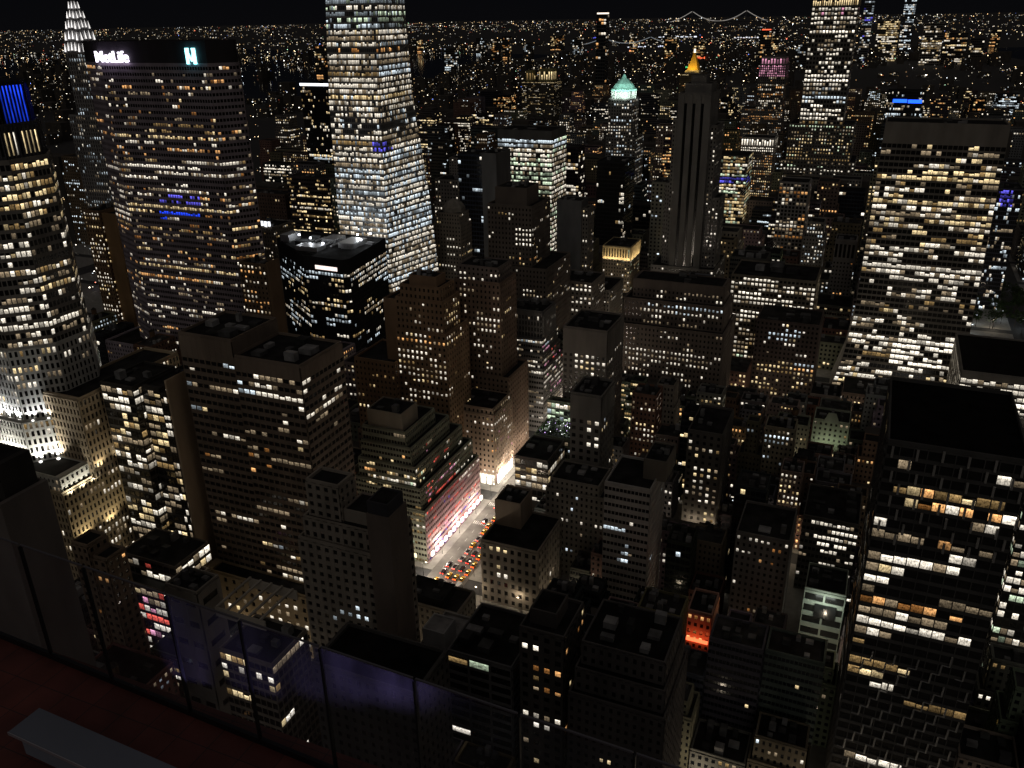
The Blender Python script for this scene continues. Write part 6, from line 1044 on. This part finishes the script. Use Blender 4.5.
# bus at the kerb
bus = thing('bus', 'long pale city bus at the avenue corner', 'bus', None, (-164.6, 304, .01))
q = MB(); q.box(-1.25, 1.25, -7, 7, .4, 3.1); q.build('body', M['paint'], bus, (.55, .56, .58)); q = MB(); q.box(-1.28, -1.26, -6.4, 6.4, 1.5, 2.5, (.55, .6, .62)); q.box(-1.1, 1.1, -7.05, -7.01, 1.5, 2.6, (.5, .55, .55)); q.build('window', M['lit'], bus)
for x in (-1.2, 1.2):
    for y in (-4.4, 4.6): q = MB(); q.tube((x - .14, y, .5), (x + .14, y, .5), .5, None, 12); q.build('wheel', M['masonry'], bus, (.02, .02, .02))
def tree(x, y, h, label, group, n=420):
    t = thing('street_tree', label, 'tree', group, (x, y, .1)); g = random.Random(int(x * 13 + y * 7))
    q = MB(); q.tube((0, 0, 0), (.1, 0, h * .45), .22, .14, 8)
    for k in range(5): a = k * 1.26; q.tube((.1, 0, h * .4), (math.cos(a) * h * .22, math.sin(a) * h * .22, h * .68), .09, .04, 6)
    q.build('trunk', M['bark'], t, (.08, .06, .045)); q = MB()
    cl = [(g.gauss(0, h * .16), g.gauss(0, h * .16), h * g.uniform(.5, .92), h * g.uniform(.08, .17)) for k in range(11)]
    for k in range(n):
        c = g.choice(cl); v = Vector((g.gauss(0, 1), g.gauss(0, 1), g.gauss(0, 1))).normalized() * c[3] * g.uniform(.5, 1.1); P_ = Vector(c[:3]) + v
        a = g.uniform(0, 6.28); u = Vector((math.cos(a), math.sin(a), g.uniform(-.6, .6))) * h * .025; w = Vector((-math.sin(a), math.cos(a), g.uniform(-.8, .8))) * h * .025; q.quad(P_ - u - w, P_ + u - w, P_ + u + w, P_ - u + w)
    q.build('crown', M['foliage'], t, (.07, .11, .04))
for x, y in ((-118, 301), (-108, 301)): tree(x, y, 9, 'small green tree glowing by lamplight on the side street', 'trees on the side street', 700)
pk = random.Random(4)
for k in range(26):
    tree(pk.uniform(84, 140), pk.uniform(812, 925), pk.uniform(14, 20), 'dark plane tree in the park beyond the wide flared tower', 'park trees', 380)
for (x, y, e_) in ((95, 830, 1), (118, 850, 1), (104, 890, 1), (132, 830, 1), (90, 800, 1)): street_lamp(x, y, 1, STREET * .12, 'park lamp among the dark plane trees', 'park lamps', (.85, .95, 1))

# ---------------------------------------------------------------- far city
rng = np.random.default_rng(8)
def soup(name, boxes, quads, label, cat):
    pass
def far_boxes(cx, cyv, w, d, h):
    n = len(cx); x0, x1, y0, y1 = cx - w / 2, cx + w / 2, cyv - d / 2, cyv + d / 2; z0 = np.zeros(n)
    V = np.stack([np.stack(p, 1) for p in ((x0, y0, z0), (x1, y0, z0), (x1, y1, z0), (x0, y1, z0), (x0, y0, h), (x1, y0, h), (x1, y1, h), (x0, y1, h))], 1).reshape(-1, 3)
    F_ = np.array([(0, 1, 5, 4), (1, 2, 6, 5), (2, 3, 7, 6), (3, 0, 4, 7), (4, 5, 6, 7)]); F_ = (np.arange(n)[:, None, None] * 8 + F_[None]).reshape(-1, 4)
    return V, F_
def np_mesh(name, V, F_, m, glow=None, tint=None, kind=None, parent=None):
    me = bpy.data.meshes.new(name); me.from_pydata(V.tolist(), [], F_.tolist()); me.materials.append(m)
    if glow is not None:
        ca = me.color_attributes.new('glow', 'FLOAT_COLOR', 'CORNER'); g4 = np.concatenate([glow, np.ones((len(glow), 1))], 1).repeat(4, 0); ca.data.foreach_set('color', g4.astype(np.float32).ravel())
        ul = me.uv_layers.new(name='UVMap'); base = rng.integers(0, 90, (len(glow), 1, 2)); ul.data.foreach_set('uv', (base + np.array([(0, 0), (1, 0), (1, 1), (0, 1)])[None]).astype(np.float32).ravel())
    o = bpy.data.objects.new(name, me); col.objects.link(o)
    if tint: o.color = (*tint, 1)
    if kind: o['kind'] = kind
    if parent: o.parent = parent
    return o
PAL = np.array([(1, .90, .72), (1, .78, .45), (1, .62, .28), (.85, .93, 1), (1, .95, .85), (1, .18, .10), (.2, .3, 1), (.5, 1, .6)]); PW = np.array([.26, .26, .20, .09, .13, .03, .015, .01]); PW /= PW.sum()
# buildings of the far districts, with their lit panes
N_ = 6500
dist = np.exp(rng.uniform(np.log(2350), np.log(46000), N_)); az = rng.uniform(-1.06, .28, N_)
cx = dist * np.sin(az); cyv = dist * np.cos(az)
cl = np.sin(cx * .0016 + 1.3) * np.sin(cyv * .0011 + .4) + .6 * np.sin(cx * .0041) * np.sin(cyv * .0032 + 2)
keep = ((cl > -.25) | (rng.random(N_) < .22)) & (rng.random(N_) < np.clip(1.3 - dist / 14000, .42, 1)) & ((np.sin(cx * .0007 + 2.1) + np.sin(cyv * .00055 + cx * .0004) > -.75) | (rng.random(N_) < .3))
keep &= ~((cyv < 8000) & (cx < -1850 - (cyv - 2500) * .12) & (cx > -1850 - (cyv - 2500) * .12 - 900) & (cyv > 2500)); keep &= ~((cyv > 3400) & (cyv < 9000) & (cx > 560 - .02 * (cyv - 3400)))
cx, cyv, dist = cx[keep], cyv[keep], dist[keep]; n_ = len(cx)
FL = np.array(FAR_LOTS); 
w = rng.uniform(18, 46, n_) * (1 + dist / 14000); d = rng.uniform(16, 36, n_) * (1 + dist / 14000); h = np.clip(rng.gamma(2.6, 11, n_), 9, 95) * np.where(dist > 7000, .55, 1) + rng.uniform(0, 6, n_)
V, F_ = far_boxes(cx, cyv, w, d, h)
if len(FL):
    V2, F2 = far_boxes((FL[:, 0] + FL[:, 1]) / 2, (FL[:, 2] + FL[:, 3]) / 2, FL[:, 1] - FL[:, 0], FL[:, 3] - FL[:, 2], FL[:, 4]); F_ = np.concatenate([F_, F2 + len(V)]); V = np.concatenate([V, V2])
    cx = np.concatenate([cx, (FL[:, 0] + FL[:, 1]) / 2]); cyv = np.concatenate([cyv, (FL[:, 2] + FL[:, 3]) / 2]); w = np.concatenate([w, FL[:, 1] - FL[:, 0]]); d = np.concatenate([d, FL[:, 3] - FL[:, 2]]); h = np.concatenate([h, FL[:, 4]]); dist = np.hypot(cx, cyv)
far = thing('far_city', 'far city of low dark blocks sparkling with lights up to the horizon', 'city'); far['kind'] = 'stuff'
np_mesh('block', V, F_, M['masonry'], None, (.10, .09, .08), 'stuff', far)
npan = rng.poisson(np.where(dist < 2400, 16, np.where(dist < 5000, 7.5, 3.6)), len(cx)) + 1; idx = np.repeat(np.arange(len(cx)), npan); k_ = len(idx)
side = rng.random(k_) < .36; s_ = np.clip(dist[idx] / 850 * rng.uniform(.28, .8, k_), 1.2, 26)
u = rng.uniform(.1, .9, k_); zz = np.maximum(2.5, h[idx] * rng.uniform(.25, .97, k_)); hh = s_ * rng.uniform(.5, .9, k_) / 2; ww = s_ * rng.uniform(.6, 1.6, k_) / 2
west = cx[idx] < 0
X = np.where(side, np.where(west, cx[idx] + w[idx] / 2 + .2, cx[idx] - w[idx] / 2 - .2), cx[idx] - w[idx] / 2 + u * w[idx]); Y = np.where(side, cyv[idx] - d[idx] / 2 + u * d[idx], cyv[idx] - d[idx] / 2 - .2)
ax = np.where(side, 0, 1)[:, None] * np.array([[1., 0, 0]]) + np.where(side, np.where(west, 1, -1), 0)[:, None] * np.array([[0, 1., 0]])
C_ = np.stack([X, Y, zz], 1); up = np.array([[0, 0, 1.]])
Q = np.stack([C_ - ax * ww[:, None] - up * hh[:, None], C_ + ax * ww[:, None] - up * hh[:, None], C_ + ax * ww[:, None] + up * hh[:, None], C_ - ax * ww[:, None] + up * hh[:, None]], 1).reshape(-1, 3)
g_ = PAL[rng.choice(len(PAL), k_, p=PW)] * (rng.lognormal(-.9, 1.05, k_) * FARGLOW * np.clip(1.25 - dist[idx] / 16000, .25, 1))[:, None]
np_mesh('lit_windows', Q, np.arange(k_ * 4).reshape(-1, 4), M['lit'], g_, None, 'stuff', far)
# lamps and shop lights at street level of the far avenues
k_ = 9500; dd = np.exp(rng.uniform(np.log(900), np.log(50000), k_)); aa = rng.uniform(-1.02, .26, k_); X = dd * np.sin(aa); Y = dd * np.cos(aa)
X = np.where(rng.random(k_) < .6, np.round(X / 152) * 152 + 8 + rng.normal(0, 5, k_), X); kp = ~((Y > 3400) & (Y < 9000) & (X > 560 - .02 * (Y - 3400))) & ~((Y < 8000) & (Y > 2500) & (X < -1850 - (Y - 2500) * .12) & (X > -2750 - (Y - 2500) * .12))
kp &= (np.sin(X * .0016 + 1.3) * np.sin(Y * .0011 + .4) + .6 * np.sin(X * .0041) * np.sin(Y * .0032 + 2) > -.2) | (rng.random(k_) < .35); kp &= (np.sin(X * .0007 + 2.1) + np.sin(Y * .00055 + X * .0004) > -.75) | (rng.random(k_) < .35)
X, Y, dd = X[kp], Y[kp], dd[kp]; k_ = len(X)
s_ = np.clip(dd / 850 * rng.uniform(.26, .62, k_), .7, 30) / 2; C_ = np.stack([X, Y, rng.uniform(4, 16, k_) + s_], 1); ax = np.array([[1., 0, 0]])
Q = np.stack([C_ - ax * s_[:, None] - up * s_[:, None], C_ + ax * s_[:, None] - up * s_[:, None], C_ + ax * s_[:, None] + up * s_[:, None], C_ - ax * s_[:, None] + up * s_[:, None]], 1)
Q = np.concatenate([Q, Q + np.array([0, .5, 0])], 1)
Fq = np.array([(0, 1, 2, 3), (1, 5, 6, 2), (4, 0, 3, 7), (3, 2, 6, 7), (5, 4, 7, 6)]); Fq = (np.arange(k_)[:, None, None] * 8 + Fq[None]).reshape(-1, 4)
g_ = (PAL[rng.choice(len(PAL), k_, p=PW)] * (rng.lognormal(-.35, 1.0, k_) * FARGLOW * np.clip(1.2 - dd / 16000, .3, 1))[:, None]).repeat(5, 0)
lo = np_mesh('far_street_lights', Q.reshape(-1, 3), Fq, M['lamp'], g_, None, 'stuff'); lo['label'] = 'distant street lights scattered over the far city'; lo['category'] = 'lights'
# towers on the far skyline
def far_tower(name, label, x, y, w, d, h, colr, den, tin, tip=None):
    P = box(x - w / 2, x + w / 2, y, y + d)
    o = building(name, label, 'skyscraper', colr, (.02, .022, .025), .03, 40, (den, tin, .4, .5), [(P, P, 0, h, 'C', 9, 11, .12, .34, .6, 0, None, None)], [], 'towers on the far skyline')
    if tip: q = MB(); q.box(x - tip[0], x + tip[0], y + d / 2 - tip[0], y + d / 2 + tip[0], h + 1.2, h + tip[1], tip[2]); q.build('beacon', M['lamp'], o)
far_tower('far_tower', 'tallest cool-lit tower on the far skyline, cut by the frame', 18, 5800, 62, 60, 400, (.2, .22, .25), .62, 'ccw')
far_tower('far_tower', 'slender white-lit tower left of the tallest far tower', -180, 5200, 48, 40, 305, (.2, .2, .2), .6, 'ccwb')
far_tower('far_tower', 'short wide golden-lit tower between two taller far towers', -75, 5400, 110, 60, 205, (.2, .18, .14), .7, 'yyw')
far_tower('far_tower', 'pale boxy far tower right of the tallest one', 140, 5000, 92, 60, 196, (.3, .28, .24), .55, 'wwy')
far_tower('far_tower', 'dim broad far block at the right end of the skyline', 250, 5100, 105, 60, 150, (.14, .13, .12), .5, 'wyo')
far_tower('far_tower', 'low far block beside the dark river, speckled yellow', 335, 4900, 60, 50, 130, (.14, .13, .12), .4, 'yw')
far_tower('far_tower', 'thin far tower with a white-lit top above the dark horizon', -945, 3000, 34, 34, 262, (.1, .1, .1), .25, 'ow', (16, 6, (1.6, 1.35, 1.1)))
far_tower('far_tower', 'cluster tower on the far skyline beside the immense stepped skyscraper', -330, 5200, 60, 50, 165, (.14, .13, .12), .45, 'wyc')
far_tower('far_tower', 'far dark tower with red lamps near the second bridge', -640, 4800, 55, 50, 175, (.12, .11, .1), .3, 'wyo', (20, 5, (2.2, .25, .1)))
far_tower('far_tower', 'white-topped far tower behind the glowing glass tower', -2050, 3300, 40, 40, 150, (.2, .2, .2), .4, 'wc', (14, 5, (1.2, 1.2, 1.1)))
br = random.Random(31)
for k in range(26):
    az_ = br.uniform(-.62, .1); ds = br.uniform(4200, 7600); far_tower('far_tower', 'small far tower lost among the skyline lights', ds * math.sin(az_), ds * math.cos(az_), br.uniform(34, 70), 40, br.uniform(90, 165), (.12, .11, .1), br.uniform(.2, .5), br.choice(('wyo', 'wwc', 'yyo')))
# bridges
def bridge(name, label, xa, ya, xb, yb, ht, hd, ext_, r, g):
    t = thing(name, label, 'bridge'); A = Vector((xa, ya, 0)); B_ = Vector((xb, yb, 0)); dv = (B_ - A).normalized(); sd = Vector((-dv.y, dv.x, 0))
    for P_ in (A, B_):
        q = MB()
        for s in (-14, 14): q.tube(P_ + sd * s, P_ + sd * s + Vector((0, 0, ht)), r * .9, r * .6, 6)
        q.tube(P_ - sd * 14 + Vector((0, 0, ht * .95)), P_ + sd * 14 + Vector((0, 0, ht * .95)), r * .5, None, 6); q.build('tower', M['metal'], t, (.2, .2, .21))
    q = MB(); e0, e1 = A - dv * ext_, B_ + dv * ext_; q.tube(e0 + Vector((0, 0, hd)), e1 + Vector((0, 0, hd)), r * .5, None, 6); q.build('deck', M['metal'], t, (.1, .1, .1))
    q = MB(); n = 46
    def cab(t_):
        if t_ < .2: return e0.lerp(A, t_ / .2), hd + (ht - hd) * (t_ / .2) ** 1.4
        if t_ > .8: return B_.lerp(e1, (t_ - .8) / .2), hd + (ht - hd) * ((1 - t_) / .2) ** 1.4
        s = (t_ - .2) / .6; return A.lerp(B_, s), hd + 6 + (ht - hd - 6) * (2 * s - 1) ** 2
    pts = [cab(k / n) for k in range(n + 1)]
    for (p0, z0), (p1, z1) in zip(pts, pts[1:]):
        i = len(q.v); q.tube(p0 + Vector((0, 0, z0)), p1 + Vector((0, 0, z1)), r * .42, None, 5); q.g += [(*g, 1)] * (5 * 4 + 10); q.u += [(.5, .5)] * 30
    q.build('cable_lights', M['lamp'], t)
bridge('suspension_bridge', 'far suspension bridge with two towers and a glowing cable on the horizon', -3612, 17000, -2700, 17400, 292, 112, 420, 15, (.26, .24, .22))
bridge('suspension_bridge', 'nearer small suspension bridge faintly outlined left of the golden pyramid', -2030, 6500, -1700, 6600, 106, 60, 150, 5, (.20, .22, .24))
# ferry terminals and stadium lights: bright low bands in the far city
q = MB()
for (x, y, w, z, g) in ((-1880, 6900, 150, 22, (1.6, 1.7, 2.0)), (-1650, 6900, 130, 26, (1.4, 1.5, 1.9)), (-2150, 9500, 420, 30, (1.5, 1.6, 1.8)), (-1400, 9200, 240, 26, (1.2, 1.2, 1.3)), (-3100, 9800, 160, 20, (.3, .3, 1.8)), (-1050, 5200, 70, 20, (2, .3, .1)), (-940, 4300, 60, 20, (.2, 1.5, .5)), (560, 4600, 60, 26, (2.2, .25, .1)), (-20, 2500, 44, 20, (.1, .3, 2.4)), (230, 2700, 30, 30, (1.4, 1.5, 1.8))):
    for k in range(9): q.box(x - w / 2 + k * w / 9, x - w / 2 + (k + .6) * w / 9, y, y + 4, z + (k * 7 % 5), z + 7 + (k * 5 % 7), tuple(c * (.6 + .1 * (k % 5)) for c in g))
o = q.build('waterfront_lights', M['lamp'], None, None, 'stuff'); o['label'] = 'bands of white floodlight along the far waterfront'; o['category'] = 'lights'

# ---------------------------------------------------------------- the terrace in front of the camera
m, N, L, b = mat('deck_tile'); tc = N.new('ShaderNodeTexCoord'); bk = N.new('ShaderNodeTexBrick'); bk.inputs['Scale'].default_value = 1.0; bk.inputs['Brick Width'].default_value = .6; bk.inputs['Row Height'].default_value = .6; bk.inputs['Mortar Size'].default_value = .008
bk.offset = 0; bk.inputs['Color1'].default_value = (.20, .055, .042, 1); bk.inputs['Color2'].default_value = (.15, .042, .034, 1); bk.inputs['Mortar'].default_value = (.05, .03, .03, 1); L.new(tc.outputs['Object'], bk.inputs['Vector'])
n = noise(N, L, 1.2, 5); r_ = ramp(N, L, n.outputs['Fac'], [(.3, (.6,) * 3), (.7, (1.15,) * 3)]); L.new(mul(N, L, bk.outputs['Color'], r_.outputs[0]), b.inputs['Base Color']); b.inputs['Roughness'].default_value = .6; M['tile'] = m
m, N, L, b = mat('balustrade_glass'); N.remove(b)
tr_ = N.new('ShaderNodeBsdfTransparent'); tr_.inputs[0].default_value = (.84, .86, .92, 1); gl = N.new('ShaderNodeBsdfGlossy'); gl.inputs['Roughness'].default_value = .03; df = N.new('ShaderNodeBsdfTranslucent'); df.inputs[0].default_value = (.6, .6, .64, 1)
lw = N.new('ShaderNodeFresnel'); lw.inputs[0].default_value = 1.45; mx = N.new('ShaderNodeMixShader'); L.new(lw.outputs[0], mx.inputs[0]); L.new(tr_.outputs[0], mx.inputs[1]); L.new(gl.outputs[0], mx.inputs[2])
n = noise(N, L, 1.6, 5, 'Object', (1, 1, .4)); r_ = ramp(N, L, n.outputs['Fac'], [(.35, (.02,) * 3), (.75, (.10,) * 3)]); m2 = N.new('ShaderNodeMixShader'); L.new(r_.outputs[0], m2.inputs[0]); L.new(mx.outputs[0], m2.inputs[1]); L.new(df.outputs[0], m2.inputs[2]); L.new(m2.outputs[0], N['Material Output'].inputs['Surface']); M['clear'] = m
slab('terrace', -60, 16, 0.5, 7.9, 250.9, 251.6, 'tile', (.2, .06, .05)); bpy.data.objects['terrace'].data.materials[0] = M['tile']
slab('tower_body', -60, 14, -30, 7.4, 0, 250.85, 'masonry', (.3, .28, .25))
gx = lambda x: 7.32 - .036 * x          # the balustrade line
posts = [-15.4, -13.9, -12.4, -10.9, -9.12, -7.68, -6.24, -4.72, -3.2, -1.7, -.2, 1.3, 2.8, 4.3, 5.8]
th = math.atan(-.036)
for k, (a, c) in enumerate(zip(posts, posts[1:])):
    t = thing('balustrade', '', 'balustrade', 'glass balustrade panels', ((a + c) / 2, gx((a + c) / 2), 251.6)); t.rotation_euler = (0, 0, th); w = (c - a) / 2 - .02
    q = MB(); q.quad((-w, 0, .12), (w, 0, .12), (w, 0, 2.4), (-w, 0, 2.4)); q.box(-w, w, -.006, -.0055, .12, .125); q.build('pane', M['clear'], t)
    q = MB(); q.box(-w, w, -.03, .03, 0, .12); q.build('shoe_rail', M['metal'], t, (.03, .03, .035))
    q = MB(); q.box(-w, w, -.012, .012, 2.4, 2.425); q.build('top_rail', M['metal'], t, (.20, .20, .23))
    t['label'] = {4: 'clear balustrade panel third from the left corner, before the low lit arcade', 6: 'balustrade panel lit violet, just left of the brightest one', 7: 'brightest violet balustrade panel in front of the limestone block', 8: 'dark balustrade panel just right of the brightest violet one'}.get(k, 'dark glass balustrade panel at the terrace edge, ' + ('left of' if k < 7 else 'right of') + ' the violet ones')
for k, a in enumerate(posts):
    q = MB(); q.box(-.014, .014, -.03, .03, 0, 2.38); o = q.build('balustrade_post', M['metal'], None, (.03, .03, .035)); o.location = (a, gx(a), 251.6); o.rotation_euler = (0, 0, th)
    tag(o, 'slim dark post between two glass balustrade panels', 'post', 'balustrade posts')
# bench of pale metal-capped stone on the terrace
bn = thing('bench', 'long grey stone bench on the red terrace floor', 'bench', None, (-11.1, 6.25, 251.6)); bn.rotation_euler = (0, 0, -.03)
q = MB(); q.box(0, 9, -.27, .27, .38, .45); q.build('seat', M['sidewalk'], bn, (.20, .22, .27)); q = MB(); q.box(.15, 8.9, -.2, .2, 0, .38); q.build('base', M['sidewalk'], bn, (.22, .24, .29)); q = MB(); q.box(0, 9, -.285, -.272, .40, .455); q.build('edge_strip', M['metal'], bn, (.55, .55, .6))
# added violet uplights standing in for glass reflections, and a dim deck lamp
for (x, e_) in ((-9.0, .7), (-7.6, .6), (-6.3, .9), (-5.35, 3.2), (-4.75, 1.8)):
    f_ = thing('added_uplight', 'added violet uplight below the glass balustrade, in place of its reflections', 'lamp', 'added violet uplights', (x, gx(x) + .62, 250.4))
    q = MB(); q.tube((0, 0, 0), (0, 0, .07), .05, None, 12); q.build('housing', M['metal'], f_, (.03, .03, .03)); q = MB(); q.box(-.03, .03, -.03, .03, .071, .08, (.5, .35, 1.8)); q.build('lens', M['lamp'], f_)
    spot(f_, (0, 0, .1), (.05, -.60, 3.2), e_ * VIOLET, (.46, .36, 1), 34, 1.0, .03, 'added_violet_light')
l = bpy.data.lights.new('deck_lamp', 'AREA'); l.size = 1.2; l.energy = DECK; l.color = (.75, .8, 1); o = bpy.data.objects.new('deck_lamp', l); col.objects.link(o); o.location = (-10, 2.5, 256); o.rotation_euler = (R(-25), 0, 0)
